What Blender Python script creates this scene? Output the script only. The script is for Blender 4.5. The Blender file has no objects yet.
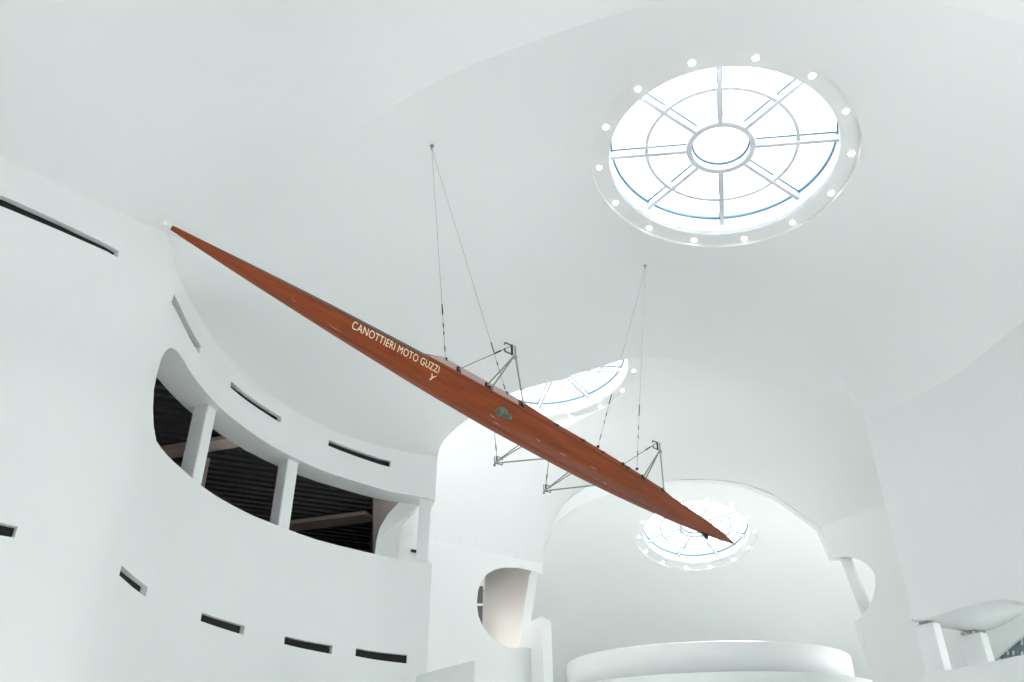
import bpy, bmesh, math, random
import numpy as np
from mathutils import Vector, Matrix
from mathutils.geometry import delaunay_2d_cdt

S = bpy.context.scene
COL = S.collection
PI = math.pi
random.seed(4)

# ------------------------------------------------------------------ camera, sky, sun, exposure
EYE = 1.6                      # eye height; the surveyed heights below are metres above the eye
PITCH = math.radians(30.0)
FOC = 28.0 / 36.0 * 1024.0
cam = bpy.data.cameras.new('camera')
cam.lens = 28.0
cam.sensor_width = 36.0
cam.clip_end = 300
co = bpy.data.objects.new('camera', cam)
co.location = (0, 0, EYE)
co.rotation_euler = (math.radians(90) + PITCH, 0, 0)
COL.objects.link(co)
S.camera = co

S.view_settings.view_transform = 'Standard'
S.view_settings.look = 'None'
S.view_settings.gamma = 1.0
S.view_settings.use_curve_mapping = False
S.view_settings.exposure = -0.37

W = bpy.data.worlds.new('sky')
S.world = W
W.use_nodes = True
bg = W.node_tree.nodes['Background']
bg.inputs['Color'].default_value = (0.935, 0.975, 0.99, 1)
bg.inputs['Strength'].default_value = 4.5

sun = bpy.data.lights.new('sun', 'SUN')
sun.energy = 50.0
sun.angle = math.radians(0.6)
sun.color = (1.0, 0.975, 0.96)
so = bpy.data.objects.new('sun', sun)
so.rotation_euler = Vector((0.2237, 0.7067, 0.772)).to_track_quat('Z', 'Y').to_euler()
COL.objects.link(so)
S.cycles.max_bounces = 10
S.cycles.diffuse_bounces = 8
S.cycles.sample_clamp_indirect = 0


# ------------------------------------------------------------------ survey helpers
def ray(px, py):
    X = (px - 512.0) / FOC
    Y = -(py - 341.0) / FOC
    return np.array([X, math.cos(PITCH) - Y * math.sin(PITCH), Y * math.cos(PITCH) + math.sin(PITCH)])


def azt(px, py):
    r = ray(px, py)
    return math.degrees(math.atan2(r[0], r[1])), r[2] / math.hypot(r[0], r[1])


def at_z(px, py, z):
    r = ray(px, py)
    return r * (z / r[2])


def at_line(px, py, p, q):
    """point of the sight line that stands over the plan line p-q"""
    r = ray(px, py)
    nx, ny = -(q[1] - p[1]), q[0] - p[0]
    k = (nx * p[0] + ny * p[1]) / (nx * r[0] + ny * r[1])
    return r * k


def hits(fun, px, py, k0=5.0, k1=40.0):
    """first point of the sight line that lies on the height field fun(x, y)"""
    r = ray(px, py)
    prev = k0
    for i in range(1, 400):
        k = k0 + (k1 - k0) * i / 400.0
        if r[2] * k > fun(r[0] * k, r[1] * k):
            a, b = prev, k
            for _ in range(30):
                m = (a + b) / 2
                if r[2] * m > fun(r[0] * m, r[1] * m):
                    b = m
                else:
                    a = m
            return r * a
        prev = k
    return r * k1


class TPS:
    def __init__(self, pts, lam=0.0):
        P = np.array(pts, float)
        self.c = P[:, :2]
        n = len(P)
        K = self._k(self.c) + lam * np.eye(n)
        A = np.zeros((n + 3, n + 3))
        A[:n, :n] = K
        A[:n, n] = 1
        A[:n, n + 1:] = self.c
        A[n:, :n] = A[:n, n:].T
        self.w = np.linalg.solve(A, np.r_[P[:, 2], 0, 0, 0])

    def _k(self, q):
        d2 = ((q[:, None, :] - self.c[None]) ** 2).sum(-1)
        return 0.5 * d2 * np.log(d2 + 1e-12)

    def __call__(self, x, y):
        q = np.array([[x, y]], float)
        k = self._k(q)[0]
        return float(k @ self.w[:-3] + self.w[-3] + self.w[-2] * x + self.w[-1] * y)


# ------------------------------------------------------------------ materials
def mat(name, col, rough=0.6, metal=0.0, noise=0.0, scale=4.0, bump=0.0, coat=0.0, emit=None, es=0.0):
    m = bpy.data.materials.new(name)
    m.use_nodes = True
    nt = m.node_tree
    b = nt.nodes['Principled BSDF']
    b.inputs['Base Color'].default_value = (*col, 1)
    b.inputs['Roughness'].default_value = rough
    b.inputs['Metallic'].default_value = metal
    b.inputs['Coat Weight'].default_value = coat
    b.inputs['Coat Roughness'].default_value = 0.15
    if noise or bump:
        tc = nt.nodes.new('ShaderNodeTexCoord')
        nz = nt.nodes.new('ShaderNodeTexNoise')
        nz.inputs['Scale'].default_value = scale
        nz.inputs['Detail'].default_value = 4
        nt.links.new(tc.outputs['Object'], nz.inputs['Vector'])
        if noise:
            mx = nt.nodes.new('ShaderNodeMix')
            mx.data_type = 'RGBA'
            mx.inputs[6].default_value = (*[c * (1 - noise) for c in col], 1)
            mx.inputs[7].default_value = (*[min(1, c * (1 + noise)) for c in col], 1)
            nt.links.new(nz.outputs['Fac'], mx.inputs[0])
            nt.links.new(mx.outputs[2], b.inputs['Base Color'])
        if bump:
            bp = nt.nodes.new('ShaderNodeBump')
            bp.inputs['Strength'].default_value = bump
            bp.inputs['Distance'].default_value = 0.01
            nt.links.new(nz.outputs['Fac'], bp.inputs['Height'])
            nt.links.new(bp.outputs['Normal'], b.inputs['Normal'])
    if emit:
        b.inputs['Emission Color'].default_value = (*emit, 1)
        b.inputs['Emission Strength'].default_value = es
    return m


M = {}
M['plaster'] = mat('white_plaster', (0.80, 0.82, 0.81), 0.85, noise=0.012, scale=0.8)
M['paint'] = mat('white_paint', (0.80, 0.82, 0.82), 0.5, noise=0.01)
M['frame'] = mat('skylight_frame_paint', (0.66, 0.69, 0.73), 0.45, noise=0.01)
M['gasket'] = mat('blue_grey_gasket', (0.10, 0.22, 0.30), 0.5, noise=0.05)
M['black'] = mat('black_grille', (0.006, 0.007, 0.008), 0.7, noise=0.1)
M['slat'] = mat('dark_metal_slats', (0.12, 0.12, 0.125), 0.45, metal=0.3, noise=0.15)
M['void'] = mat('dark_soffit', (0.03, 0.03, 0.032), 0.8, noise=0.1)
M['beige'] = mat('beige_trough', (0.80, 0.66, 0.58), 0.6, noise=0.03)
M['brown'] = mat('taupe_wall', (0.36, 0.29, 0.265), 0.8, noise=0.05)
M['warm'] = mat('warm_grey_plaster', (0.74, 0.72, 0.695), 0.85, noise=0.02)
M['floor'] = mat('pale_terrazzo', (0.71, 0.715, 0.725), 0.35, noise=0.04, scale=30)
M['steel'] = mat('dull_steel', (0.34, 0.35, 0.34), 0.45, metal=0.6, noise=0.08, scale=30)
M['dark_steel'] = mat('blackened_steel', (0.03, 0.032, 0.033), 0.45, metal=0.5, noise=0.1)
M['cable'] = mat('wire_rope', (0.33, 0.34, 0.34), 0.5, metal=0.6, noise=0.05)
M['canvas'] = mat('grey_deck_canvas', (0.12, 0.105, 0.10), 0.7, noise=0.08)
M['cream'] = mat('cream_lettering', (0.85, 0.72, 0.50), 0.5, noise=0.05, scale=40)
M['ball'] = mat('white_rubber', (0.75, 0.75, 0.74), 0.5, noise=0.02)
M['lamp'] = mat('lamp_glow', (1, 1, 1), 0.4, noise=0.01, emit=(1.0, 0.90, 0.76), es=14.0)
M['winframe'] = mat('blue_grey_window_frame', (0.20, 0.26, 0.29), 0.5, noise=0.05)
M['winwhite'] = mat('bright_pane', (0.9, 0.92, 0.95), 0.3, noise=0.01)


def glass():
    m = bpy.data.materials.new('clear_glass')
    m.use_nodes = True
    nt = m.node_tree
    nt.nodes.clear()
    o = nt.nodes.new('ShaderNodeOutputMaterial')
    t = nt.nodes.new('ShaderNodeBsdfTransparent')
    t.inputs['Color'].default_value = (0.96, 0.98, 0.98, 1)
    g = nt.nodes.new('ShaderNodeBsdfGlossy')
    g.inputs['Roughness'].default_value = 0.05
    mx = nt.nodes.new('ShaderNodeMixShader')
    mx.inputs[0].default_value = 0.04
    nt.links.new(t.outputs[0], mx.inputs[1])
    nt.links.new(g.outputs[0], mx.inputs[2])
    nt.links.new(mx.outputs[0], o.inputs[0])
    return m


M['glass'] = glass()


def wood():
    m = bpy.data.materials.new('varnished_cedar')
    m.use_nodes = True
    nt = m.node_tree
    b = nt.nodes['Principled BSDF']
    tc = nt.nodes.new('ShaderNodeTexCoord')
    mp = nt.nodes.new('ShaderNodeMapping')
    mp.inputs['Scale'].default_value = (0.9, 22, 22)
    nz = nt.nodes.new('ShaderNodeTexNoise')
    nz.inputs['Scale'].default_value = 1.6
    nz.inputs['Detail'].default_value = 6
    nz.inputs['Roughness'].default_value = 0.6
    nt.links.new(tc.outputs['Object'], mp.inputs[0])
    nt.links.new(mp.outputs[0], nz.inputs['Vector'])
    cr = nt.nodes.new('ShaderNodeValToRGB')
    cr.color_ramp.elements[0].position = 0.32
    cr.color_ramp.elements[0].color = (0.185, 0.037, 0.010, 1)
    cr.color_ramp.elements[1].position = 0.72
    cr.color_ramp.elements[1].color = (0.29, 0.057, 0.010, 1)
    nt.links.new(nz.outputs['Fac'], cr.inputs[0])
    # darker, greyer strakes low on the hull and large blotches of wear
    n2 = nt.nodes.new('ShaderNodeTexNoise')
    n2.inputs['Scale'].default_value = 0.55
    nt.links.new(tc.outputs['Object'], n2.inputs['Vector'])
    mx = nt.nodes.new('ShaderNodeMix')
    mx.data_type = 'RGBA'
    mx.blend_type = 'MULTIPLY'
    mx.inputs[0].default_value = 0.35
    cr2 = nt.nodes.new('ShaderNodeValToRGB')
    cr2.color_ramp.elements[0].position = 0.35
    cr2.color_ramp.elements[0].color = (0.62, 0.58, 0.60, 1)
    cr2.color_ramp.elements[1].position = 0.65
    cr2.color_ramp.elements[1].color = (1, 1, 1, 1)
    nt.links.new(n2.outputs['Fac'], cr2.inputs[0])
    nt.links.new(cr.outputs[0], mx.inputs[6])
    nt.links.new(cr2.outputs[0], mx.inputs[7])
    nt.links.new(mx.outputs[2], b.inputs['Base Color'])
    b.inputs['Roughness'].default_value = 0.48
    b.inputs['Specular IOR Level'].default_value = 0.22
    b.inputs['Coat Weight'].default_value = 0.0
    b.inputs['Coat Roughness'].default_value = 0.2
    return m


M['wood'] = wood()


def patina():
    m = mat('weathered_green_transfer', (0.10, 0.12, 0.09), 0.7)
    nt = m.node_tree
    b = nt.nodes['Principled BSDF']
    tc = nt.nodes.new('ShaderNodeTexCoord')
    nz = nt.nodes.new('ShaderNodeTexNoise')
    nz.inputs['Scale'].default_value = 14
    cr = nt.nodes.new('ShaderNodeValToRGB')
    cr.color_ramp.elements[0].position = 0.38
    cr.color_ramp.elements[0].color = (0.075, 0.075, 0.075, 1)
    cr.color_ramp.elements[1].position = 0.62
    cr.color_ramp.elements[1].color = (0.13, 0.19, 0.12, 1)
    nt.links.new(tc.outputs['Object'], nz.inputs['Vector'])
    nt.links.new(nz.outputs['Fac'], cr.inputs[0])
    nt.links.new(cr.outputs[0], b.inputs['Base Color'])
    return m


M['patina'] = patina()
M['darkwood'] = mat('dark_wood_strip', (0.09, 0.032, 0.02), 0.5, noise=0.2, scale=3)
M['saxboard'] = mat('pale_saxboard', (0.40, 0.30, 0.29), 0.4, noise=0.12, scale=6)


# ------------------------------------------------------------------ mesh helpers
def link(name, me, m, parent=None, smooth=True):
    o = bpy.data.objects.new(name, me)
    if m is not None:
        me.materials.append(m)
    COL.objects.link(o)
    if parent is not None:
        o.parent = parent
    return o


def obj(name, bm, m, parent=None, smooth=False):
    me = bpy.data.meshes.new(name)
    if smooth:
        for f in bm.faces:
            f.smooth = True
    bmesh.ops.recalc_face_normals(bm, faces=bm.faces)
    bm.to_mesh(me)
    bm.free()
    return link(name, me, m, parent)


def tag(o, label=None, cat=None, group=None, kind=None):
    if label:
        o['label'] = label
    if cat:
        o['category'] = cat
    if group:
        o['group'] = group
    if kind:
        o['kind'] = kind
    return o


def struct(o, label=None, cat='structure'):
    o['kind'] = 'structure'
    if label:
        o['label'] = label
        o['category'] = cat
    return o


def empty(name, loc, rot=None):
    o = bpy.data.objects.new(name, None)
    o.empty_display_size = 0.2
    o.location = loc
    if rot is not None:
        o.rotation_euler = rot
    COL.objects.link(o)
    return o


def V(p):
    return Vector((float(p[0]), float(p[1]), float(p[2])))


def up(p):
    """survey point (metres above the eye) to world"""
    return Vector((float(p[0]), float(p[1]), float(p[2]) + EYE))


def tube(bm, a, b, r, seg=10, r2=None):
    a, b = Vector(a), Vector(b)
    d = b - a
    L = d.length
    if L < 1e-6:
        return
    q = d.to_track_quat('Z', 'Y').to_matrix().to_4x4()
    mtx = Matrix.Translation((a + b) / 2) @ q
    bmesh.ops.create_cone(bm, cap_ends=True, segments=seg, radius1=r, radius2=r if r2 is None else r2, depth=L, matrix=mtx)


def polytube(bm, pts, r, seg=8):
    for a, b in zip(pts[:-1], pts[1:]):
        tube(bm, a, b, r, seg)
    for p in pts[1:-1]:
        bmesh.ops.create_icosphere(bm, subdivisions=1, radius=r * 1.03, matrix=Matrix.Translation(Vector(p)))


def boxm(bm, mtx, sx, sy, sz):
    bmesh.ops.create_cube(bm, size=1.0, matrix=mtx @ Matrix.Diagonal((sx, sy, sz, 1)))


def prism(bm, ring_lo, ring_hi):
    n = len(ring_lo)
    a = [bm.verts.new(p) for p in ring_lo]
    b = [bm.verts.new(p) for p in ring_hi]
    bm.faces.new(a)
    bm.faces.new(b)
    for i in range(n):
        bm.faces.new((a[i], a[(i + 1) % n], b[(i + 1) % n], b[i]))


def inside(p, poly):
    x, y = p
    c = False
    n = len(poly)
    j = n - 1
    for i in range(n):
        xi, yi = poly[i]
        xj, yj = poly[j]
        if (yi > y) != (yj > y) and x < (xj - xi) * (y - yi) / (yj - yi) + xi:
            c = not c
        j = i
    return c


def densify(poly, step, closed=True):
    out = []
    n = len(poly)
    for i in range(n if closed else n - 1):
        a, b = np.array(poly[i], float), np.array(poly[(i + 1) % n], float)
        k = max(1, int(math.ceil(np.linalg.norm((b - a)) / step)))
        for t in range(k):
            out.append(tuple(a + (b - a) * t / k))
    if not closed:
        out.append(tuple(poly[-1]))
    return out


def sheet(name, outline, holes, pts, front, back, m, parent=None, near=0.12, flip=False):
    """solid sheet: 2-D region triangulated, mapped to a front and a back surface, edges closed"""
    loops = [outline] + holes
    V2, E2 = [], []
    for lp in loops:
        s = len(V2)
        V2 += [Vector(p) for p in lp]
        E2 += [(s + i, s + (i + 1) % len(lp)) for i in range(len(lp))]
    B = np.array([tuple(v) for v in V2])
    for p in pts:
        if not inside(p, outline) or any(inside(p, h) for h in holes):
            continue
        if np.min(((B - np.array(p)) ** 2).sum(1)) < near * near:
            continue
        V2.append(Vector(p))
    vo, eo, fo, *_ = delaunay_2d_cdt(V2, E2, [], 0, 1e-6)
    tri = []
    for f in fo:
        c = (sum(vo[i][0] for i in f) / len(f), sum(vo[i][1] for i in f) / len(f))
        if inside(c, outline) and not any(inside(c, h) for h in holes):
            tri.append(tuple(f))
    cnt = {}
    for f in tri:
        for i in range(len(f)):
            a, b = f[i], f[(i + 1) % len(f)]
            cnt.setdefault((min(a, b), max(a, b)), []).append((a, b))
    vs, fs, sm = [], [], []
    n = len(vo)
    F = [tuple(front(v[0], v[1])) for v in vo]
    Bk = [tuple(back(v[0], v[1])) for v in vo]
    vs += F + Bk
    for f in tri:
        fs.append(f)
        sm.append(True)
        fs.append(tuple(n + i for i in reversed(f)))
        sm.append(True)
    base = len(vs)
    vs += F + Bk
    for k, l in cnt.items():
        if len(l) == 1:
            a, b = l[0]
            fs.append((base + b, base + a, base + n + a, base + n + b))
            sm.append(True)
    if flip:
        fs = [tuple(reversed(f)) for f in fs]
    # drop unused vertices
    used = sorted({i for f in fs for i in f})
    ix = {u: k for k, u in enumerate(used)}
    me = bpy.data.meshes.new(name)
    me.from_pydata([vs[u] for u in used], [], [tuple(ix[i] for i in f) for f in fs])
    me.polygons.foreach_set('use_smooth', sm)
    me.update()
    return link(name, me, m, parent)


def grid(x0, x1, y0, y1, st, sy=None):
    sy = sy or st
    r = []
    j = 0
    y = y0
    while y <= y1:
        x = x0 + (st / 2 if j % 2 else 0)
        while x <= x1:
            r.append((x, y))
            x += st
        y += sy
        j += 1
    return r


# ------------------------------------------------------------------ the three skylights (surveyed circles)
def sky_plane(px, py, dist, nx, ny):
    r = ray(px, py)
    c = r / np.linalg.norm(r) * dist
    N = np.array([nx, ny, -1.0])
    N /= np.linalg.norm(N)
    return c, N


SKY = [dict(p=(721.0, 160.2, 13.84, -0.126, -0.058), spoke=(722, 225)),
       dict(p=(558.66, 377.2, 20.86, 0.12, -0.138), spoke=(541.5, 404)),
       dict(p=(695.96, 534.2, 29.58, -0.087, -0.36), spoke=(717.4, 555.5))]
R_BULB, R_IN, R_OUT, DEEP = 2.0, 1.83, 2.12, 0.045
for s in SKY:
    s['c'], s['N'] = sky_plane(*s['p'])
    s['U'] = -s['N']                                   # up through the glass
    e = np.cross([0, 1.0, 0], s['U'])
    s['X'] = e / np.linalg.norm(e)
    s['Y'] = np.cross(s['U'], s['X'])
    # surveyed plane = ring with the lamps; room face of the ceiling lies DEEP lower
    s['f'] = (lambda c, N: (lambda x, y: c[2] - (N[0] * (x - c[0]) + N[1] * (y - c[1])) / N[2]))(s['c'] - s['U'] * DEEP, s['N'])
    # direction of the first glazing bar
    r = ray(*s['spoke'])
    g = s['c'] + s['U'] * 0.25
    P = r * ((s['N'] @ g) / (s['N'] @ r)) - g
    s['a0'] = math.atan2(P @ s['Y'], P @ s['X'])


def sky_xy(s, R, n=96, off=0.0):
    c = s['c'] + s['U'] * off
    return [tuple((c + R * (math.cos(2 * PI * i / n) * s['X'] + math.sin(2 * PI * i / n) * s['Y']))[:2]) for i in range(n)]


def sky_ctrl(s, rs=(0, 1.4, 2.3, 2.7)):
    out = []
    for R in rs:
        for i in range(1 if R == 0 else 10):
            p = s['c'][:2] + R * np.array([math.cos(i * 0.628), math.sin(i * 0.628)])
            out.append((p[0], p[1], s['f'](p[0], p[1])))
    return out


# ------------------------------------------------------------------ wall_left: plan curve from the row of slots
H_SLOT = 6.6
rowU = [(0, 203), (58, 227), (116, 252), (173, 296), (183, 322), (200, 352), (230, 386), (255, 404), (280, 419),
        (328, 444), (360, 455), (389, 464)]
_A, _D = [], []
for q in rowU:
    a, t = azt(*q)
    _A.append(a)
    _D.append(H_SLOT / t)
_A = [-75, -60, -50] + _A + [-5.0, -3.0]
_D = [14.0, 11.6, 10.6] + _D + [17.35, 17.4]
_ga = np.linspace(-75, -3, 721)
_gd = np.interp(_ga, _A, _D)
_k = np.exp(-np.linspace(-2, 2, 35) ** 2)
_k /= _k.sum()
_gd = np.convolve(np.pad(_gd, 17, mode='edge'), _k, mode='valid')


def wl(a, off=0.0):
    """plan point of the wall's room face at azimuth a (degrees), off = metres behind it"""
    d = float(np.interp(a, _ga, _gd))
    h = 0.4
    p = np.array([math.sin(math.radians(a)), math.cos(math.radians(a))]) * d
    if off == 0:
        return p
    d1, d2 = float(np.interp(a - h, _ga, _gd)), float(np.interp(a + h, _ga, _gd))
    q1 = np.array([math.sin(math.radians(a - h)), math.cos(math.radians(a - h))]) * d1
    q2 = np.array([math.sin(math.radians(a + h)), math.cos(math.radians(a + h))]) * d2
    t = q2 - q1
    n = np.array([-t[1], t[0]])
    n /= np.linalg.norm(n)
    return p + n * off


def on_wl(px, py):
    """(azimuth, height) of a sight line on the wall"""
    a, t = azt(px, py)
    return a, t * float(np.interp(a, _ga, _gd))


top_px = [(0, 155), (37.5, 173.8), (100, 203.8), (140, 222.5), (172.5, 233.8), (172.6, 253), (177, 270), (187, 292),
          (199, 315), (213.7, 339.6), (239, 369), (271, 395.7), (306, 416.8), (348, 436), (390.6, 448.5), (437.5, 456.6)]
sill_px = [(156.4, 441), (166, 454), (181, 468), (202, 486), (232, 505), (253, 515.5), (292, 531), (327, 542.5),
           (373, 553.5), (410, 560.5), (436, 564)]
arc_px = [(156.4, 441), (153.6, 425), (153, 408), (154, 390), (156.8, 374.6), (161.5, 358), (166, 350.5), (170.5, 347.6),
          (176, 350), (182.8, 358.7), (193.4, 376.3), (205.7, 392)]
head_px = [(205.7, 392), (235.6, 420.5), (271, 445.5), (299, 460), (341, 476.7), (376.5, 487.5), (405, 494), (436.5, 499)]
WT = [on_wl(*q) for q in top_px]
WTa = [p[0] for p in WT]
A_END = on_wl(437.5, 456.6)[0]


def wall_top(a):
    return float(np.interp(a, WTa, [p[1] for p in WT]))


# ------------------------------------------------------------------ bay 1 ceiling
LIP = lambda x: 16.85 - 0.11 * x


def on_lip(px, py):
    return at_line(px, py, (-2, LIP(-2)), (8, LIP(8)))


lip_px = [(437.5, 456.6), (439.5, 449), (443, 442), (449, 435), (456, 428.5), (463.5, 422.5), (478, 413), (510, 394), (540, 385), (570, 376.1), (600, 367.2),
          (629, 358.5), (650, 357), (673, 359), (690, 361.5), (712, 366), (740, 371), (766, 376), (790, 381.2), (810, 385.5), (826, 389), (840, 392.1), (853, 395)]
lip = [on_lip(*q) for q in lip_px]
E0 = np.array([*wl(A_END), wall_top(A_END)])
lip[0] = E0
RW0, RW1 = np.array([7.75, 16.0]), np.array([10.6, 11.0])
rw_px = [(862, 412), (875.5, 410.5), (912, 398), (962, 370), (1024, 320.5)]
rwt = [at_line(*q, RW0, RW1) for q in rw_px]
rwd = (RW1 - RW0) / np.linalg.norm(RW1 - RW0)
c1 = sky_ctrl(SKY[0], (0, 1.4, 2.3))
for p in lip:
    c1.append(tuple(p))
for p in rwt:
    c1.append(tuple(p))
for a in np.arange(A_END - 0.5, -29.0, -1.6):
    if a > -28.9:
        c1.append((*wl(a), wall_top(a)))
c1.append((13.0, 8.0, 7.9))
c1.append((12.6, 4.0, 8.6))
c1.append((5.0, 4.5, 9.4))
c1.append((0.5, 6.6, 8.75))
c1.append((-2.6, 8.2, 7.75))
CEIL1 = TPS(c1, 0.0)

cr_px = [(176, 262), (211, 238), (257.7, 197.8), (321, 153.8), (394, 105), (458, 71), (521, 46), (585, 23.4), (660, 2), (740, -12), (830, -15),
         (930, 2), (968, 10), (1024, 25)]
def resample(P, n):
    P = np.array(P, float)
    Q = np.vstack([2 * P[0] - P[1], P, 2 * P[-1] - P[-2]])
    o = []
    for i in range(1, len(Q) - 2):
        for j in range(n):
            t = j / n
            a, b, c, d = Q[i - 1], Q[i], Q[i + 1], Q[i + 2]
            o.append(tuple(0.5 * (2 * b + (c - a) * t + (2 * a - 5 * b + 4 * c - d) * t * t + (3 * b - 3 * c + d - a) * t ** 3)))
    o.append(tuple(P[-1]))
    return o


cr_px = resample(cr_px, 3)
crease = [hits(CEIL1, *q, 6, 25) for q in cr_px[2:]]
a_n = on_wl(172.6, 240)[0]
nose = np.array([*wl(-28.6), wall_top(-28.6)])
crease = [nose] + crease
if True:
    crease.append(np.array([11.6, 7.2, CEIL1(11.6, 7.2)]))
    crease.append(np.array([12.7, 6.6, CEIL1(12.7, 6.6)]))

out1 = []
for a in np.arange(-28.6, A_END, 0.8):
    out1.append(tuple(wl(a)))
out1 += densify([tuple(p[:2]) for p in lip], 0.12, False)
out1 += densify([tuple(p[:2]) for p in rwt], 0.35, False)
out1 += densify([tuple(rwt[-1][:2]), (10.6, 11.0), (12.0, 8.6), (12.7, 6.6)], 0.35, False)[1:]
out1 += densify([tuple(p[:2]) for p in crease[::-1]], 0.35, False)[1:-1]


def dedupe(poly, eps=0.02):
    o = []
    for p in poly:
        if not o or math.hypot(p[0] - o[-1][0], p[1] - o[-1][1]) > eps:
            o.append(tuple(float(v) for v in p))
    if math.hypot(o[0][0] - o[-1][0], o[0][1] - o[-1][1]) < eps:
        o.pop()
    return o


out1 = dedupe(out1)


def hf(f, dz=0.0):
    return lambda x, y: (x, y, f(x, y) + dz + EYE)


struct(sheet('ceiling', out1, [sky_xy(SKY[0], R_OUT, off=-DEEP)], grid(-8, 14, 3, 18, 0.34) + grid(6.6, 8.3, 14.6, 16.3, 0.11), hf(CEIL1), hf(CEIL1, 0.3),
             M['plaster'], near=0.06))

# bay 0: the lighter vault over the camera
c0 = [tuple(p) for p in crease]
for a in np.arange(-60, -29, 3):
    z = wall_top(max(a, -41.5)) if a > -42 else wall_top(-41.5)
    c0.append((*wl(a), z))
c0 += [(0, 1, 11.2), (-4, 2, 10.3), (4, 0, 11.6), (0, -6, 11.6), (8, -2, 11.6), (-8, -4, 9.6), (12, 2, 10.4), (-4, 5.6, 9.5), (1, 3.5, 10.3), (14, -6, 11)]
creasez = crease[:]
CEIL0 = TPS(c0, 0.0)
out0 = [tuple(wl(a)) for a in np.arange(-60, -28.7, 0.9)]
out0 += densify([tuple(p[:2]) for p in crease], 0.35, False)
out0 += densify([(12.7, 6.6), (14, 2), (14, -7), (-13, -7), tuple(wl(-60))], 0.6, False)[1:]
out0 = dedupe(out0)
struct(sheet('ceiling', out0, [], grid(-14, 15, -7, 12, 0.5), hf(CEIL0), hf(CEIL0, 0.3), M['plaster'], near=0.2))

# ------------------------------------------------------------------ wall_left solid with the balcony opening and the slots
TH = 0.62


def wl_rect(p0, p1, p2, p3):
    return [on_wl(*p) for p in (p0, p1, p2, p3)]


# slots: corner pixels  top-left, top-right, bottom-right, bottom-left of each recess
slots = [
    ([(-8, 192), (119, 251), (117.5, 257.5), (-8, 203)], 'long black wall slot at upper left, topmost in the photo'),
    ([(173.5, 293), (201, 346), (199.5, 354), (172.3, 303)], 'narrow black slot seen edge-on just below the boat tip'),
    ([(232, 382), (282, 417.5), (280, 422.5), (230, 387)], 'black wall slot above the first opening column'),
    ([(329.5, 440), (391.5, 461), (389.5, 467), (328, 445.5)], 'black wall slot above the right half of the balcony opening'),
    ([(-8, 521), (17, 526.5), (15.5, 538), (-8, 534)], 'short black slot cut off by the left edge of the photo'),
    ([(121.5, 565), (148, 587), (145.5, 597), (119.5, 575.5)], 'steep short black slot low on the left wall'),
    ([(202, 612.5), (245, 626), (243.5, 635), (200.5, 621)], 'low black slot, third from the right of its row'),
    ([(285, 636), (333, 645.5), (331.5, 654), (284, 644)], 'low black slot, second from the right of its row'),
    ([(356, 648), (408, 655), (406, 663.5), (355.5, 656)], 'low black slot, nearest the right end of the wall'),
]
holes = []
for px, lab in slots:
    r = [on_wl(*p) for p in px]
    # straight slot in (azimuth, height): level edges
    a0 = (r[0][0] + r[3][0]) / 2
    a1 = (r[1][0] + r[2][0]) / 2
    zt = (r[0][1] + r[1][1]) / 2
    zb = (r[2][1] + r[3][1]) / 2
    n = max(2, int((a1 - a0) / 0.7))
    lo = [(a0 + (a1 - a0) * i / n) for i in range(n + 1)]
    dzt = (r[1][1] - r[0][1])
    dzb = (r[2][1] - r[3][1])
    up_ = [(a, r[0][1] + dzt * (a - a0) / (a1 - a0)) for a in lo]
    dn_ = [(a, r[3][1] + dzb * (a - a0) / (a1 - a0)) for a in lo]
    holes.append((dn_, up_, lab))
SC = 0.22      # degrees of azimuth scaled to about metres for the triangulation


def pz(lst):
    return [(a * SC, z) for a, z in lst]


sill = [on_wl(*q) for q in sill_px]
arc = [on_wl(*q) for q in arc_px]
head = [on_wl(*q) for q in head_px]
sill[-1] = (A_END, sill[-1][1])
head[-1] = (A_END, head[-1][1])
A0 = -60.0
outl = [(A0, -EYE)] + [(A_END, -EYE)] + sill[::-1] + arc[1:] + head[1:] + [(A_END, wall_top(A_END) + 0.1)]
for q in WT[::-1][1:]:
    outl.append((q[0], q[1] + 0.1))
outl.append((A0, wall_top(A0) + 0.1))


def dens2(poly, step):
    return densify(pz(poly), step)


OL = dedupe(dens2(outl, 0.16), 0.004)
HL = [dedupe(pz(dn) + pz(up_[::-1]), 0.002) for dn, up_, _ in holes]
struct(sheet('wall_left', OL, HL, grid(A0 * SC, A_END * SC, -EYE, 8, 0.22, 0.3),
             lambda u, z: (*wl(u / SC), z + EYE), lambda u, z: (*wl(u / SC, TH), z + EYE), M['plaster'], near=0.1))

for dn, up_, lab in holes:
    # black slot diffuser: a slim curved box set back in the recess
    bm = bmesh.new()
    rows = []
    for off in (0.10, 0.16):
        rows.append([bm.verts.new(up((*wl(a, off), z - 0.01))) for a, z in dn])
        rows.append([bm.verts.new(up((*wl(a, off), z + 0.01))) for a, z in up_])
    nn = len(dn)
    for i in range(nn - 1):
        for A, B in ((rows[0], rows[1]), (rows[1], rows[3]), (rows[3], rows[2]), (rows[2], rows[0])):
            bm.faces.new((A[i], A[i + 1], B[i + 1], B[i]))
    for i in (0, nn - 1):
        bm.faces.new((rows[0][i], rows[1][i], rows[3][i], rows[2][i]))
    o = obj('slot_vent', bm, M['black'])
    tag(o, lab, 'vent', 'slot vents in the left wall')

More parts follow.
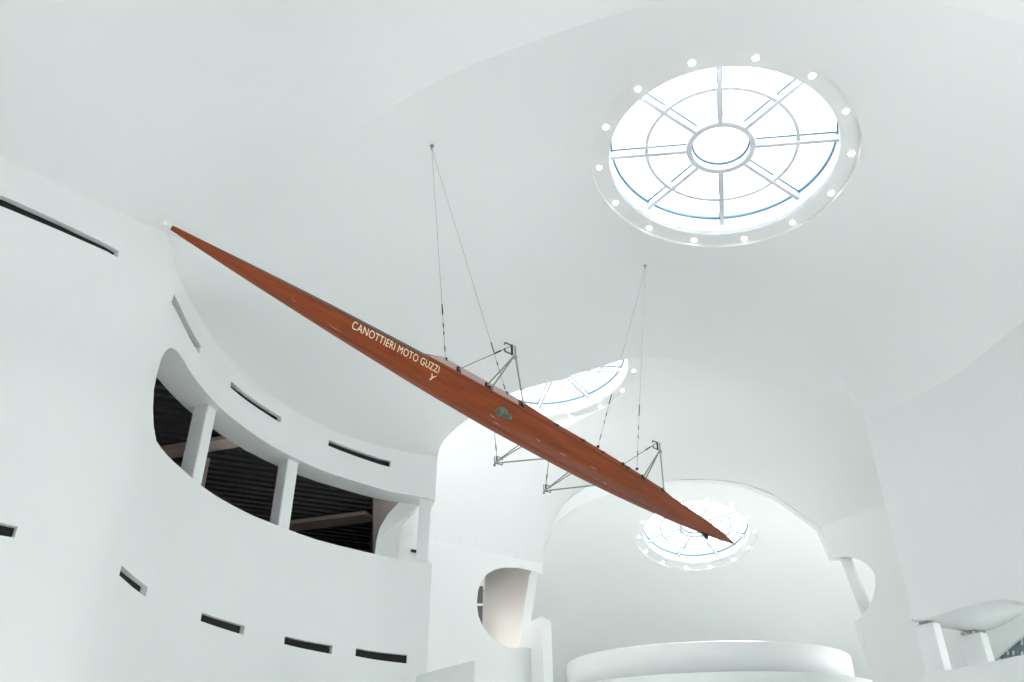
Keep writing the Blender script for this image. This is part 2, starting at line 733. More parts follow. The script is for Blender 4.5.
# ------------------------------------------------------------------ balcony columns in the opening
def column(px_b, px_t, wid, dep, off, label, zb=None, zt=None, extra=0.0):
    a0, z0 = on_wl(*px_b)
    a1, z1 = on_wl(*px_t)
    a = (a0 + a1) / 2
    p = wl(a, off)
    q = wl(a + 0.5, off) - wl(a - 0.5, off)
    ang = math.atan2(q[1], q[0])
    z0 = on_sill(a) - 0.25 if zb is None else zb
    z1 = on_head(a) + 0.02 if zt is None else zt
    e = empty('column', (p[0], p[1], z0 + EYE), (0, 0, ang + extra))
    bm = bmesh.new()
    boxm(bm, Matrix.Translation((0, 0, (z1 - z0) / 2)), wid, dep, z1 - z0)
    bmesh.ops.bevel(bm, geom=bm.edges[:], offset=0.012, segments=2, affect='EDGES')
    obj('shaft', bm, M['paint'], e)
    bm = bmesh.new()
    boxm(bm, Matrix.Translation((0, 0, z1 - z0 - 0.02)), wid + 0.03, dep + 0.03, 0.03)
    obj('cap_plate', bm, M['paint'], e)
    tag(e, label, 'column', 'columns in the balcony opening')
    return e


def on_sill(a):
    return float(np.interp(a, [p[0] for p in sill], [p[1] for p in sill]))


def on_head(a):
    return float(np.interp(a, [p[0] for p in head], [p[1] for p in head]))


column((207, 470), (221, 405), 0.25, 0.30, 0.28, 'white square column nearest the rounded left end of the balcony opening', extra=-0.15)
column((289.5, 522), (300.5, 458), 0.27, 0.30, 0.28, 'white square column in the middle of the balcony opening', extra=-0.15)
column((424, 560), (427, 500), 0.26, 0.28, 0.25, 'white square column at the open right end of the balcony', extra=-0.25)

# ------------------------------------------------------------------ dark room behind the balcony opening
zc = float(np.mean([p[1] for p in head])) + 0.04
A_R = azt(372, 520)[0]


def rp(a, d):
    a = math.radians(a)
    return np.array([math.sin(a) * d, math.cos(a) * d])


def on_wl_off(px, py, off):
    a, t = azt(px, py)
    lo, hi = a - 3, a + 3
    for _ in range(40):
        mid = (lo + hi) / 2
        p = wl(mid, off)
        if math.degrees(math.atan2(p[0], p[1])) < a:
            lo = mid
        else:
            hi = mid
    p = wl(mid, off)
    return np.array([p[0], p[1], t * np.linalg.norm(p)])


P_R = on_wl_off(375, 520, TH)[:2]
A_R = azt(374, 520)[0]
inner = [wl(a, TH) for a in np.arange(-31, A_R - 1.5, 1.0)] + [P_R + np.array([0.15, 0.0])]
far = [rp(a, 31) for a in (A_R + 1.6, -14, -20, -26, -31, -36)]
room = dedupe([tuple(p) for p in inner] + [tuple(p) for p in far])
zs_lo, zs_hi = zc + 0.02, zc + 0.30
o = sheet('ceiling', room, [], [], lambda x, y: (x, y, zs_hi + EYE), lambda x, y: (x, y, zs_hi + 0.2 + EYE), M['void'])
struct(o)
# slats: one grid of dark louvres under that ceiling
bm = bmesh.new()
dirv = np.array([math.cos(math.radians(24)), math.sin(math.radians(24))])
nrm = np.array([-dirv[1], dirv[0]])
poly = [tuple(p) for p in room]


def clip_line(o_, d_, poly):
    ts = []
    n = len(poly)
    for i in range(n):
        a, b = np.array(poly[i]), np.array(poly[(i + 1) % n])
        e = b - a
        den = d_[0] * e[1] - d_[1] * e[0]
        if abs(den) < 1e-9:
            continue
        w = a - o_
        t = (w[0] * e[1] - w[1] * e[0]) / den
        u = (w[0] * d_[1] - w[1] * d_[0]) / den
        if 0 <= u < 1:
            ts.append(t)
    ts.sort()
    return [(ts[i], ts[i + 1]) for i in range(0, len(ts) - 1, 2)]


c_room = np.mean(np.array(poly), axis=0)
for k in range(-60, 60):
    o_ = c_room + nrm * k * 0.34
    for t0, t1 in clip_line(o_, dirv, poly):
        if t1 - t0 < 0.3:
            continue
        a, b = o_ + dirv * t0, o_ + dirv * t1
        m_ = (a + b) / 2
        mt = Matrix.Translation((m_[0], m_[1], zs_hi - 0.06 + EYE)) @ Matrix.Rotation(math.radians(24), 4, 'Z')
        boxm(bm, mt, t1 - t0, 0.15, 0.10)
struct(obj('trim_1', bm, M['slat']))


def beam(p, q, w, h, m, name, z):
    bm = bmesh.new()
    p, q = np.array(p), np.array(q)
    d = q - p
    c = (p + q) / 2
    mt = Matrix.Translation((c[0], c[1], z + EYE)) @ Matrix.Rotation(math.atan2(d[1], d[0]), 4, 'Z')
    boxm(bm, mt, np.linalg.norm(d), w, h)
    bmesh.ops.bevel(bm, geom=bm.edges[:], offset=0.008, segments=1, affect='EDGES')
    return obj(name, bm, m)


zt_ = zc + 0.08
b1 = at_z(150, 455, zt_)
b2 = at_z(262, 436, zt_)
tag(beam(b1[:2], b2[:2], 0.42, 0.10, M['beige'], 'ceiling_beam', zt_), 'beige ceiling trough behind the first two balcony columns', 'beam')
b1 = at_z(283, 527, zt_)
b2 = at_z(371, 516, zt_)
tag(beam(b1[:2], b2[:2], 0.6, 0.10, M['beige'], 'ceiling_beam', zt_), 'beige ceiling trough in the rightmost bay of the balcony opening', 'beam')


def pier(px0, px1, dist, z0, z1, m, name, label, dep=0.5):
    a0, a1 = azt(*px0)[0], azt(*px1)[0]
    p, q = rp(a0, dist), rp(a1, dist)
    n = (p + q) / np.linalg.norm(p + q) * dep
    bm = bmesh.new()
    ring = [p, q, q + n, p + n]
    prism(bm, [up((*v, z0)) for v in ring], [up((*v, z1)) for v in ring])
    bmesh.ops.bevel(bm, geom=bm.edges[:], offset=0.01, segments=1, affect='EDGES')
    return tag(obj(name, bm, m), label, 'pier')


z_fl = float(np.mean([p[1] for p in sill])) - 1.1
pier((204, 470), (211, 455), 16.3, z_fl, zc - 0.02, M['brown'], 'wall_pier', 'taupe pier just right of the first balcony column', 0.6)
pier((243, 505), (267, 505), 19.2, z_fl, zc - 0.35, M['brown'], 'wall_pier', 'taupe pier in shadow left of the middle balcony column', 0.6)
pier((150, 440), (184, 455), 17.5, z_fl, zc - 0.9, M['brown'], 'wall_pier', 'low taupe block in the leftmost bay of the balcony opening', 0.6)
# back and side walls of the dark room, its floor
bw = [rp(a, 30.8) for a in (-36, -31, -26, -20, -14, A_R + 1.6)]
bm = bmesh.new()
for p, q in zip(bw[:-1], bw[1:]):
    d = (p / np.linalg.norm(p)) * 0.2
    prism(bm, [up((*v, z_fl)) for v in (p, q, q + d, p + d)], [up((*v, zs_hi + 0.2)) for v in (p, q, q + d, p + d)])
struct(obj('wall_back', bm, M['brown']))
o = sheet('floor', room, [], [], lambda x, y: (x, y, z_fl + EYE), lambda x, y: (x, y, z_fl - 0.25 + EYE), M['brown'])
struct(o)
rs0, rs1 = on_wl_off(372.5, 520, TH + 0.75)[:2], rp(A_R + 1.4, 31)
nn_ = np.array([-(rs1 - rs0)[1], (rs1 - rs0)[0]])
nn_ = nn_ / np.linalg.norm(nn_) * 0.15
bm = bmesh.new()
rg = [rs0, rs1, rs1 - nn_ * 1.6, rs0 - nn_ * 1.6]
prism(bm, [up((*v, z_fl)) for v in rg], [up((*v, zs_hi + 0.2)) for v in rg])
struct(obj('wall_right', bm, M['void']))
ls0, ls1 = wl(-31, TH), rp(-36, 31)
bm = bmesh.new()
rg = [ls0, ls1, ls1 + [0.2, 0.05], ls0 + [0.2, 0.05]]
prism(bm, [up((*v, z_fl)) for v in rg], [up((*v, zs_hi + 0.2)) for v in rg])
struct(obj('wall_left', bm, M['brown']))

# white leaning fin at the right end of the room (profile in the plane of the opening's back face)
fin_px = [(374, 493), (401, 500), (424, 500), (415, 511.5), (404, 523), (399.5, 536), (397.5, 558), (375, 556), (378, 541), (383, 524), (390, 512)]
fin_px = [(401, 500), (426, 500), (413, 512), (403.5, 524), (399.5, 538), (398, 562), (374, 560), (376.5, 540), (380, 527), (388, 514)]


bm = bmesh.new()
g0_ = [up(on_wl_off(*q, TH + 0.62)) for q in [(373, 480), (404, 490), (404, 500), (392, 514), (384, 530), (379, 560), (373, 560)]]
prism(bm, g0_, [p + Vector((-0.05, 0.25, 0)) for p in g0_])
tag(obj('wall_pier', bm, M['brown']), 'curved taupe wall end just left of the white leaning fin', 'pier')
bm = bmesh.new()
f0 = [up(on_wl_off(*q, TH + 0.12)) for q in fin_px]
f1 = [p + Vector((-0.12, 0.45, 0)) for p in f0]
prism(bm, f0, f1)
tag(obj('arched_fin', bm, M['plaster']), 'white curved fin leaning in the right end of the balcony opening', 'fin')

# ------------------------------------------------------------------ bay 2
PY = 22.0                                            # portal plane
por_px = [(542.4, 564), (545, 550), (551, 535), (556, 525), (561, 518), (571, 510.5), (585, 503), (610, 494), (640, 485.5), (675, 480), (712, 479.5),
          (745, 484), (776, 496), (800, 513), (820, 528)]
por = [at_line(*q, (0, PY), (9, PY)) for q in por_px]
s2 = SKY[1]
WL2 = [np.array(p) for p in [(por[0][0], PY), (-1.0, 20.5), (-2.4, 19.3), (-3.12, 19.05)]]
D2, w2 = 3.4, 2.6
z_cove = por[0][2]


def poly_dist(x, y, P):
    best = 1e9
    for a, b in zip(P[:-1], P[1:]):
        e = b - a
        t = max(0, min(1, ((x - a[0]) * e[0] + (y - a[1]) * e[1]) / (e @ e)))
        best = min(best, math.hypot(x - a[0] - t * e[0], y - a[1] - t * e[1]))
    return best


c2 = sky_ctrl(s2, (0, 1.4, 2.3))
for p in por:
    if 585 < 1000 and 3.0 < p[0]:
        c2.append(tuple(p))
cD0 = at_z(882, 504.5, 6.6)
cD1 = por[-1]
c2 += [(cD0[0], cD0[1], 6.6), (10.3, 17.6, 6.7), (9.6, 15.6, 7.6), (7.6, 16.4, 8.75), (4.5, 16.3, 9.7), (-1.4, 16.8, 9.4), (1.5, 15.8, 9.9),
       (1.6, 22, 8.15), (-.5, 20.9, 8.6), (-3.0, 18.6, 8.9)]
B2F = TPS(c2, 0.002)


def C2(x, y):
    d = poly_dist(x, y, WL2)
    b = B2F(x, y)
    if d < w2:
        k = 1 - d / w2
        zl = z_cove
        b = b - (b - zl) * (1 - math.sqrt(max(0, 1 - (0.992 * k) ** 2.4))) / (1 - math.sqrt(1 - 0.992 ** 2.4))
    return b


out2 = densify([tuple(p) for p in WL2[::-1]], 0.1, False)
out2 += densify([tuple(p[:2]) for p in por], 0.12, False)
out2 += densify([tuple(cD1[:2]), tuple(cD0[:2]), (10.3, 17.6), (10.4, 15.5)], 0.4, False)[1:]
out2 += densify([(10.4, 15.5), (7.8, LIP(7.8) + 0.02), (-3.12, LIP(-3.12) - 0.1)], 0.4, False)[1:]
out2 = dedupe(out2)
pts2 = [p for p in grid(-3.5, 10.4, 15, 22, 0.36) if poly_dist(p[0], p[1], WL2) > 0.75]
for a, b in zip(WL2[:-1], WL2[1:]):
    e = b - a
    L = np.linalg.norm(e)
    n = np.array([e[1], -e[0]]) / L
    if n @ (np.array([3, 19]) - a) < 0:
        n = -n
    for off in (0.02, 0.05, 0.1, 0.17, 0.26, 0.38, 0.52, 0.68):
        for t in np.arange(0.0, L, 0.1):
            q = a + e * t / L + n * off
            pts2.append((float(q[0]), float(q[1])))


def C2z(x, y):
    return (x, y, C2(x, y) + EYE)


struct(sheet('ceiling', out2, [sky_xy(s2, R_OUT, off=-DEEP)], pts2, C2z, lambda x, y: (x, y, B2F(x, y) + 0.45 + EYE), M['plaster'], near=0.012))

# fascia closing the step between the lip of bay 1 and the higher bay 2
bm = bmesh.new()
lo, hi, lo2, hi2 = [], [], [], []
LP = [tuple(p) for p in lip] + [tuple(rwt[0])]
for p in LP:
    zt = max(B2F(p[0], p[1]), p[2]) + 0.35
    lo.append(bm.verts.new(up((p[0], p[1] + 0.22, p[2] + 0.2))))
    hi.append(bm.verts.new(up((p[0], p[1] + 0.22, zt))))
    lo2.append(bm.verts.new(up((p[0], p[1] + 0.02, p[2] + 0.2))))
    hi2.append(bm.verts.new(up((p[0], p[1] + 0.02, zt))))
for i in range(len(LP) - 1):
    for A, B in ((lo, hi), (hi, hi2), (hi2, lo2), (lo2, lo)):
        bm.faces.new((A[i], A[i + 1], B[i + 1], B[i]))
for i in (0, len(LP) - 1):
    bm.faces.new((lo[i], hi[i], hi2[i], lo2[i]))
struct(obj('trim_2', bm, M['plaster']))

# left wall of bay 2 with the round opening that breaks through its corner
wseg = [0.0]
WLn = WL2[::-1]                                       # from the hidden left end to the portal corner
for a, b in zip(WLn[:-1], WLn[1:]):
    wseg.append(wseg[-1] + float(np.linalg.norm(b - a)))
WLEN = wseg[-1]


def w2p(s, off=0.0):
    i = min(len(WLn) - 2, max(0, int(np.searchsorted(wseg, s) - 1)))
    a, b = WLn[i], WLn[i + 1]
    t = (s - wseg[i]) / (wseg[i + 1] - wseg[i])
    e = b - a
    n = np.array([-e[1], e[0]])
    n /= np.linalg.norm(n)
    return a + e * t + n * off


def on_w2(px, py):
    r = ray(px, py)
    best = None
    for i in range(len(WLn) - 1):
        a, b = WLn[i], WLn[i + 1]
        e = b - a
        M_ = np.array([[r[0], -e[0]], [r[1], -e[1]]])
        k, t = np.linalg.solve(M_, a)
        if -0.02 <= t <= 1.02 or (i == len(WLn) - 2 and t > 1):
            best = (wseg[i] + t * (wseg[i + 1] - wseg[i]), k * r[2])
    return best


rnd = [(539.5, 574), (530, 569.8), (519, 567.4), (505, 567), (495, 569.5), (487, 574), (481, 582), (478, 591), (476.8, 603), (478.5, 616),
       (483, 627), (489, 635), (496, 641.5), (504, 646), (511, 648), (517, 648), (523, 647.5)]
rs = [on_w2(*q) for q in rnd]
rs[0] = (WLEN, on_w2(539.5, 574)[1])
ow = [(0, -EYE), (WLEN, -EYE), (WLEN, rs[-1][1] - 0.0)] + [p for p in rs[::-1]] + [(WLEN, z_cove + 0.01), (0, z_cove + 0.01)]
ow = dedupe(densify([(float(a), float(b)) for a, b in ow], 0.3), 0.01)
struct(sheet('wall_left', ow, [], grid(0, WLEN, -EYE, z_cove, 0.35), lambda s, z: (*w2p(s), z + EYE), lambda s, z: (*w2p(s, 0.06), z + EYE),
             M['plaster'], near=0.12))
va, vb = on_w2(410.5, 551), on_w2(417, 556)
vc_ = [w2p(va[0], -0.02), w2p(vb[0], -0.02), w2p(vb[0], -0.06), w2p(va[0], -0.06)]
bm = bmesh.new()
prism(bm, [up((*v, va[1] - 0.03)) for v in vc_], [up((*v, va[1] + 0.03)) for v in vc_])
tag(obj('slot_vent', bm, M['black']), 'tiny black slot on the far wall seen beside the end column', 'vent')

# passage behind the round opening
bm = bmesh.new()
p0 = at_line(483, 600, (-4, 23.4), (4, 23.4))
arcp = []
for i in range(15):
    t = i / 14
    yy = 24.0 - 0.9 * t ** 1.5
    q = at_line(481.5 + 50 * t, 600, (-4, yy), (4, yy))
    arcp.append(np.array([q[0], q[1]]))
n = len(arcp)
A = [bm.verts.new(up((*p, 1.5))) for p in arcp]
B = [bm.verts.new(up((*p, 6.4))) for p in arcp]
C = [bm.verts.new(up((p[0], p[1] + 0.2, 6.4))) for p in arcp]
D = [bm.verts.new(up((p[0], p[1] + 0.2, 1.5))) for p in arcp]
for X_, Y_ in ((A, B), (B, C), (C, D), (D, A)):
    for i in range(n - 1):
        bm.faces.new((X_[i], X_[i + 1], Y_[i + 1], Y_[i]))
struct(obj('wall_back', bm, M['warm'], smooth=True))
bm = bmesh.new()
q0 = at_line(455, 600, (-4, 23.6), (4, 23.6))
q1 = at_line(482.6, 600, (-4, 23.6), (4, 23.6))
rg = [q0[:2], q1[:2], q1[:2] + [0, 0.2], q0[:2] + [-0.05, 0.2]]
prism(bm, [up((*v, 1.5)) for v in rg], [up((*v, 6.2)) for v in rg])
zz_ = [q0[:2], np.array([q0[0], 20.0])]
tag(obj('dark_panel', bm, M['slat']), 'dark narrow panel at the left edge inside the round opening', 'panel')
bm = bmesh.new()
qa = at_line(476, 604.5, (-4, 23.4), (4, 23.4))
qb = at_line(483, 604.5, (-4, 23.4), (4, 23.4))
tube(bm, up(qa), up(qb), 0.035)
tag(obj('handrail', bm, M['paint']), 'short pale rail crossing the dark strip in the round opening', 'rail')

# soffit and side of the passage
bm = bmesh.new()
rg = [np.array([-2.6, 19.9]), np.array([0.7, 22.35]), np.array([0.75, 23.6]), np.array([-2.6, 24.4])]
prism(bm, [up((*v, 6.3)) for v in rg], [up((*v, 6.5)) for v in rg])
struct(obj('ceiling', bm, M['warm']))
bm = bmesh.new()
rg = [np.array([-2.6, 19.9]), np.array([-2.6, 24.4]), np.array([-2.8, 24.4]), np.array([-2.8, 19.9])]
prism(bm, [up((*v, -EYE)) for v in rg], [up((*v, 6.5)) for v in rg])
struct(obj('wall_left', bm, M['warm']))

# post at the corner of the round opening
bm = bmesh.new()
pa, pb = at_line(533.5, 575, (-4, 22.6), (4, 22.6)), at_line(522.5, 650, (-4, 22.6), (4, 22.6))
qd = [(-0.12, -0.15), (0.12, -0.15), (0.12, 0.15), (-0.12, 0.15)]
prism(bm, [up(pb + np.array([x, y, 0])) for x, y in qd], [up(pa + np.array([x, y, 0])) for x, y in qd])
bmesh.ops.bevel(bm, geom=bm.edges[:], offset=0.01, segments=1, affect='EDGES')
tag(obj('leaning_post', bm, M['paint']), 'white leaning post closing the right side of the round opening', 'post')
bm = bmesh.new()
pc = at_line(529, 651, (-4, 21.9), (4, 21.9))
tube(bm, up(pc - np.array([0.22, 0, 0])), up(pc + np.array([0.22, 0.1, 0])), 0.10, 14)
tag(obj('spotlight', bm, M['ball']), 'small pale spotlight at the foot of the post by the round opening', 'lamp')

# wedge-shaped fin lower right of the round opening
bm = bmesh.new()
y0 = 20.6
w_a, w_b = at_line(541.5, 616, (-4, y0), (4, y0)), at_line(551, 622, (-4, y0), (4, y0))
w_c, w_d = at_line(545, 700, (-4, y0), (4, y0)), at_line(554, 700, (-4, y0), (4, y0))
bk = np.array([-0.28, 0.8, 0])
prism(bm, [up(w_a), up(w_b), up(w_d), up(w_c)], [up(w_a + bk), up(w_b + bk * [0.2, 1, 1]), up(w_d + bk * [0.2, 1, 1]), up(w_c + bk)])
o = obj('wall_fin', bm, M['plaster'])
tag(o, 'white wedge shaped fin standing right of the round opening', 'fin')

# low parapet end block in front of the left wall
bm = bmesh.new()
p1 = at_z(475, 659.5, 1.78)
p2 = at_z(491, 660.7, 1.77)
p3 = at_z(416, 675.5, 1.78)
dd = (p3 - p1)
ring = [p1[:2], p2[:2], p2[:2] + dd[:2], p1[:2] + dd[:2]]
prism(bm, [up((*v, -EYE)) for v in ring], [up((*v, 1.78)) for v in ring])
bmesh.ops.bevel(bm, geom=bm.edges[:], offset=0.015, segments=2, affect='EDGES')
tag(obj('parapet', bm, M['plaster']), 'low white parapet block at the bottom left of centre', 'parapet')

# right wall of bay 2, its rounded notch at the portal
R2 = [np.array(por[-1]), np.array([cD0[0], cD0[1], 6.6]), np.array([10.3, 17.6, 6.7]), np.array([10.4, 15.5, 7.6])]
pr_px = [(820, 528), (833, 558), (858.5, 619.5), (864, 640), (878, 682)]
edge = [at_line(*q, (0, PY), (9, PY)) for q in pr_px]
lean = TPS([(0, 0, 0), (1, 1, 0), (0, 1, 0)])


def portal_x(z):
    zz = [e[2] for e in edge[::-1]]
    xx = [e[0] for e in edge[::-1]]
    if z < zz[0]:
        return xx[0] + (zz[0] - z) * 0.15
    return float(np.interp(z, zz, xx))


TT = [0.0]
for a, b in zip(R2[:-1], R2[1:]):
    TT.append(TT[-1] + float(np.linalg.norm((b - a)[:2])))


def r2p(s, z, off=0.0):
    x = float(np.interp(s, TT, [p[0] for p in R2]))
    y = float(np.interp(s, TT, [p[1] for p in R2]))
    k = max(0.0, 1 - s / TT[-1])
    x = x + (portal_x(z) - por[-1][0]) * k + off
    return (x, y, z + EYE)


def r2top(s):
    return float(np.interp(s, TT, [p[2] for p in R2])) + 0.05


def on_r2(px, py):
    # solve for (s, z) on the leaning wall
    r = ray(px, py)
    lo, hi = 15.0, 30.0
    f = lambda k: r2p(float(np.interp(-(r[1] * k), [-22.0, -cD0[1], -17.6, -15.5], TT)), r[2] * k)[0] - r[0] * k
    a, b = 15.6 / r[1], 22.0 / r[1]
    fa, fb = f(a), f(b)
    if fa * fb > 0:
        k = b
    else:
        for _ in range(40):
            m_ = (a + b) / 2
            if f(m_) * fa > 0:
                a = m_
            else:
                b = m_
        k = a
    return float(np.interp(-(r[1] * k), [-22.0, -cD0[1], -17.6, -15.5], TT)), r[2] * k


notch_px = [(833, 558), (842, 556.5), (851, 557.2), (859, 559.5), (866, 563.5), (871.5, 569), (875, 575), (875.5, 586), (873, 597), (867.5, 609), (858.5, 619.5)]
nt_ = [on_r2(*q) for q in notch_px]
nt_[0] = (0.0, edge[1][2])
nt_[-1] = (0.0, edge[2][2])
# this wall's notch: keep it a real bite into the wall
orw = [(0, -EYE), (TT[-1], -EYE), (TT[-1], r2top(TT[-1])), (TT[2], r2top(TT[2])), (TT[1], r2top(TT[1])), (0, r2top(0))] + nt_
orw = dedupe(densify([(float(a), float(b)) for a, b in orw], 0.3), 0.008)
struct(sheet('wall_right', orw, [], grid(0, TT[-1], -EYE, 7, 0.35), lambda s, z: r2p(s, z), lambda s, z: r2p(s, z, 0.3), M['plaster'], near=0.1))

# leaning post in that notch
bm = bmesh.new()
pa, pb = at_line(846.5, 558.5, (0, PY - 0.1), (9, PY - 0.1)), at_line(868, 615, (0, PY - 0.1), (9, PY - 0.1))
tube(bm, up(pa), up(pb), 0.16, 20)
for f in bm.faces:
    f.smooth = len(f.verts) == 4
o = obj('leaning_post', bm, M['paint'])
tag(o, 'slim white leaning post in the crescent opening at lower right', 'post')
bm = bmesh.new()
rg = [np.array([9.35, 22.33]), np.array([9.6, 20.0]), np.array([10.8, 17.0]), np.array([13.4, 17.0]), np.array([13.6, 22.33])]
prism(bm, [up((*v, 6.2)) for v in rg], [up((*v, 6.4)) for v in rg])
struct(obj('ceiling', bm, M['warm']))  # unseen roof added to dim the space behind the notch


def slab(ring, z0, z1, m, name):
    bm = bmesh.new()
    prism(bm, [up((*v, z0)) for v in ring], [up((*v, z1)) for v in ring])
    return struct(obj(name, bm, m))


slab([(13.6, 15.5), (13.8, 15.5), (13.8, 22.6), (13.6, 22.6)], -EYE, 5.6, M['warm'], 'wall_right')  # unseen wall added to dim behind the notch, short so some light enters
slab([(10.75, 15.5), (13.6, 15.5), (13.6, 15.7), (10.75, 15.7)], -EYE, 6.4, M['warm'], 'wall_front')  # unseen, closes the same light-blocking enclosure
slab([(14.6, 13.0), (15.5, 8.5), (15.7, 8.5), (14.8, 13.1)], 3.45, 3.9, M['plaster'], 'wall_right')  # unseen strip added to set how much daylight enters the gallery
slab([(10.7, 15.45), (14.8, 15.4), (14.8, 13.0), (14.6, 13.0), (14.6, 15.2), (10.7, 15.25)], 0.9, 3.9, M['plaster'], 'wall_front')
# wall closing bay 2 above the gallery, gallery ceiling and floor
slab([(8.1, 15.98), (10.7, 15.5), (10.7, 15.7), (8.1, 16.2)], 3.9, 9.2, M['plaster'], 'wall_front')
slab([(8.15, 15.9), (10.7, 15.6), (14.6, 13.0), (15.5, 8.5), (12.1, 9.0)], 3.75, 3.9, M['plaster'], 'ceiling')
slab([(8.15, 15.85), (10.7, 15.4), (22.0, 15.4), (24.0, 5.0), (14.5, 4.5), (12.1, 9.0)], 0.8, 0.95, M['plaster'], 'floor')  # extended far outside, unseen, to bounce light up onto the soffit

# ------------------------------------------------------------------ bay 3: coved round room
s3 = SKY[2]
cx3, cy3 = 6.4, 27.2
ax3, ay3 = 7.2, 6.4
D3 = 3.6


def C3(x, y):
    dy = max(0.0, y - cy3) / ay3                        # straight sides towards the portal, round at the back
    rho = min(math.hypot((x - cx3) / ax3, dy), 1.0)
    k = max(0.0, (rho - 0.34) / 0.66)
    b = s3['f'](x, min(y, 31.5) if y > 24.0 else 24.0 + (y - 24) * 0.4)
    return b - D3 * (1 - math.sqrt(max(0.0, 1 - k ** 2.4)))


Y3F = PY + 0.33
def u3(R, n=100, yf=Y3F):
    arc_ = [(cx3 + ax3 * R * math.cos(PI * i / n), cy3 + ay3 * R * math.sin(PI * i / n)) for i in range(n + 1)]
    L = cy3 - yf
    m_ = 14
    right_ = [(cx3 + ax3 * R, yf + L * i / m_) for i in range(m_)]
    left_ = [(cx3 - ax3 * R, cy3 - L * i / m_) for i in range(1, m_ + 1)]
    return right_ + arc_ + left_


pts3 = []
for R in [0.02, 0.06, 0.1, 0.15, 0.2, 0.25, 0.3, 0.35, 0.4, 0.45, 0.5, 0.55, 0.6, 0.65, 0.7, 0.75, 0.8, 0.84, 0.88, 0.91, 0.94, 0.96, 0.975, 0.987, 0.995]:
    pts3 += [p for p in u3(R, int(14 + 80 * R), Y3F + 0.02)]
out3 = dedupe(u3(1.0) + densify([(cx3 - ax3, Y3F), (cx3 + ax3, Y3F)], 0.35, False)[1:-1])
struct(sheet('ceiling', out3, [sky_xy(s3, R_OUT, off=-DEEP)], pts3, lambda x, y: (x, y, C3(x, y) + EYE),
             lambda x, y: (x, y, C3(x, y) + 0.4 + EYE), M['plaster'], near=0.01))
bm = bmesh.new()


def run3(pts, z0, z1):
    vs = []
    for x, y in pts:
        ox, oy = (x - cx3) * 0.03, max(0, y - cy3) * 0.03
        za = z0 if z0 is not None else 0
        zb = z1 if z1 is not None else C3(x, y) + 0.02
        vs.append([bm.verts.new(up(v)) for v in ((x, y, za), (x, y, zb), (x + ox, y + oy, zb), (x + ox, y + oy, za))])
    for a, b in zip(vs[:-1], vs[1:]):
        for j in range(4):
            bm.faces.new((a[j], b[j], b[(j + 1) % 4], a[(j + 1) % 4]))
    bm.faces.new(vs[0])
    bm.faces.new(vs[-1])


U3 = u3(1.0)
low_side = [p for p in U3 if p[1] <= 27.3]
run3(U3, -EYE, 2.4)                                    # plinth all round
run3([p for p in U3[13:-13]], 2.4, None)               # round back wall up to the cove
run3(U3[:14], 5.4, None)                               # heads over two unseen side openings added to light this room
run3(U3[-14:], 5.4, None)
o = obj('wall_back', bm, M['plaster'], smooth=True)
struct(o)


# portal wall between bay 2 and bay 3 (only the spandrel above the arch and the two jambs)
def C3w(x):
    return max(C3(x, PY), B2F(min(max(x, 1), 8.6), PY)) + 0.5


ox_ = [(float(p[0]), float(p[2])) for p in por]
ow = [(-1.8, z_cove - 0.02), (ox_[0][0], z_cove - 0.02)] + ox_[1:] + [(portal_x(edge[1][2]), edge[1][2]), (11.2, edge[1][2]), (11.2, edge[2][2])] + [(portal_x(z), z) for z in (edge[2][2], edge[3][2], edge[4][2], -EYE)] + [(14.5, -EYE), (14.5, 11.2), (-1.8, 11.2)]
ow = dedupe(densify([(float(a), float(b)) for a, b in ow], 0.3), 0.01)
struct(sheet('wall_back', ow, [], [], lambda x, z: (x, PY + 0.0 + 0.02, z + EYE), lambda x, z: (x, PY + 0.3, z + EYE), M['plaster']))

# drum parapets of the round balcony under skylight 3
def ringwall(name, cx, cy, r, z0, z1, th, m, label, n=120):
    bm = bmesh.new()
    vs = []
    for i in range(n):
        a = 2 * PI * i / n
        c, s_ = math.cos(a), math.sin(a)
        vs.append([bm.verts.new(up((cx + R_ * c, cy + R_ * s_, z))) for R_, z in ((r, z0), (r, z1 - 0.03), (r - 0.03, z1), (r - th + 0.03, z1), (r - th, z1 - 0.03), (r - th, z0))])
    for i in range(n):
        a, b = vs[i], vs[(i + 1) % n]
        for j in range(6):
            f = bm.faces.new((a[j], b[j], b[(j + 1) % 6], a[(j + 1) % 6]))
            f.smooth = j in (0, 4)
    o = obj(name, bm, m)
    tag(o, label, 'parapet')
    return o


ringwall('balcony_parapet', 6.27, 27.8, 4.5, 2.98, 3.86, 0.2, M['paint'], 'round white balcony drum beneath the farthest skylight, upper tier')
ringwall('balcony_parapet', 6.4, 27.6, 5.0, 1.2, 2.97, 0.4, M['plaster'], 'wider white ledge ring below the round balcony drum')
bm = bmesh.new()
bmesh.ops.create_cone(bm, cap_ends=True, segments=96, radius1=4.58, radius2=4.58, depth=0.2, matrix=Matrix.Translation((6.4, 27.6, 2.86 + EYE)))
struct(obj('floor', bm, M['plaster']))

# ------------------------------------------------------------------ wall_right of bay 1
def rwp(s, off=0.0):
    p = RW0 + rwd * s
    n = np.array([-rwd[1], rwd[0]])                  # away from the room (to +x)
    if n[0] < 0:
        n = -n
    return p + n * off


def on_rw(px, py):
    p = at_line(px, py, RW0, RW1)
    return float((p[:2] - RW0) @ rwd), float(p[2])


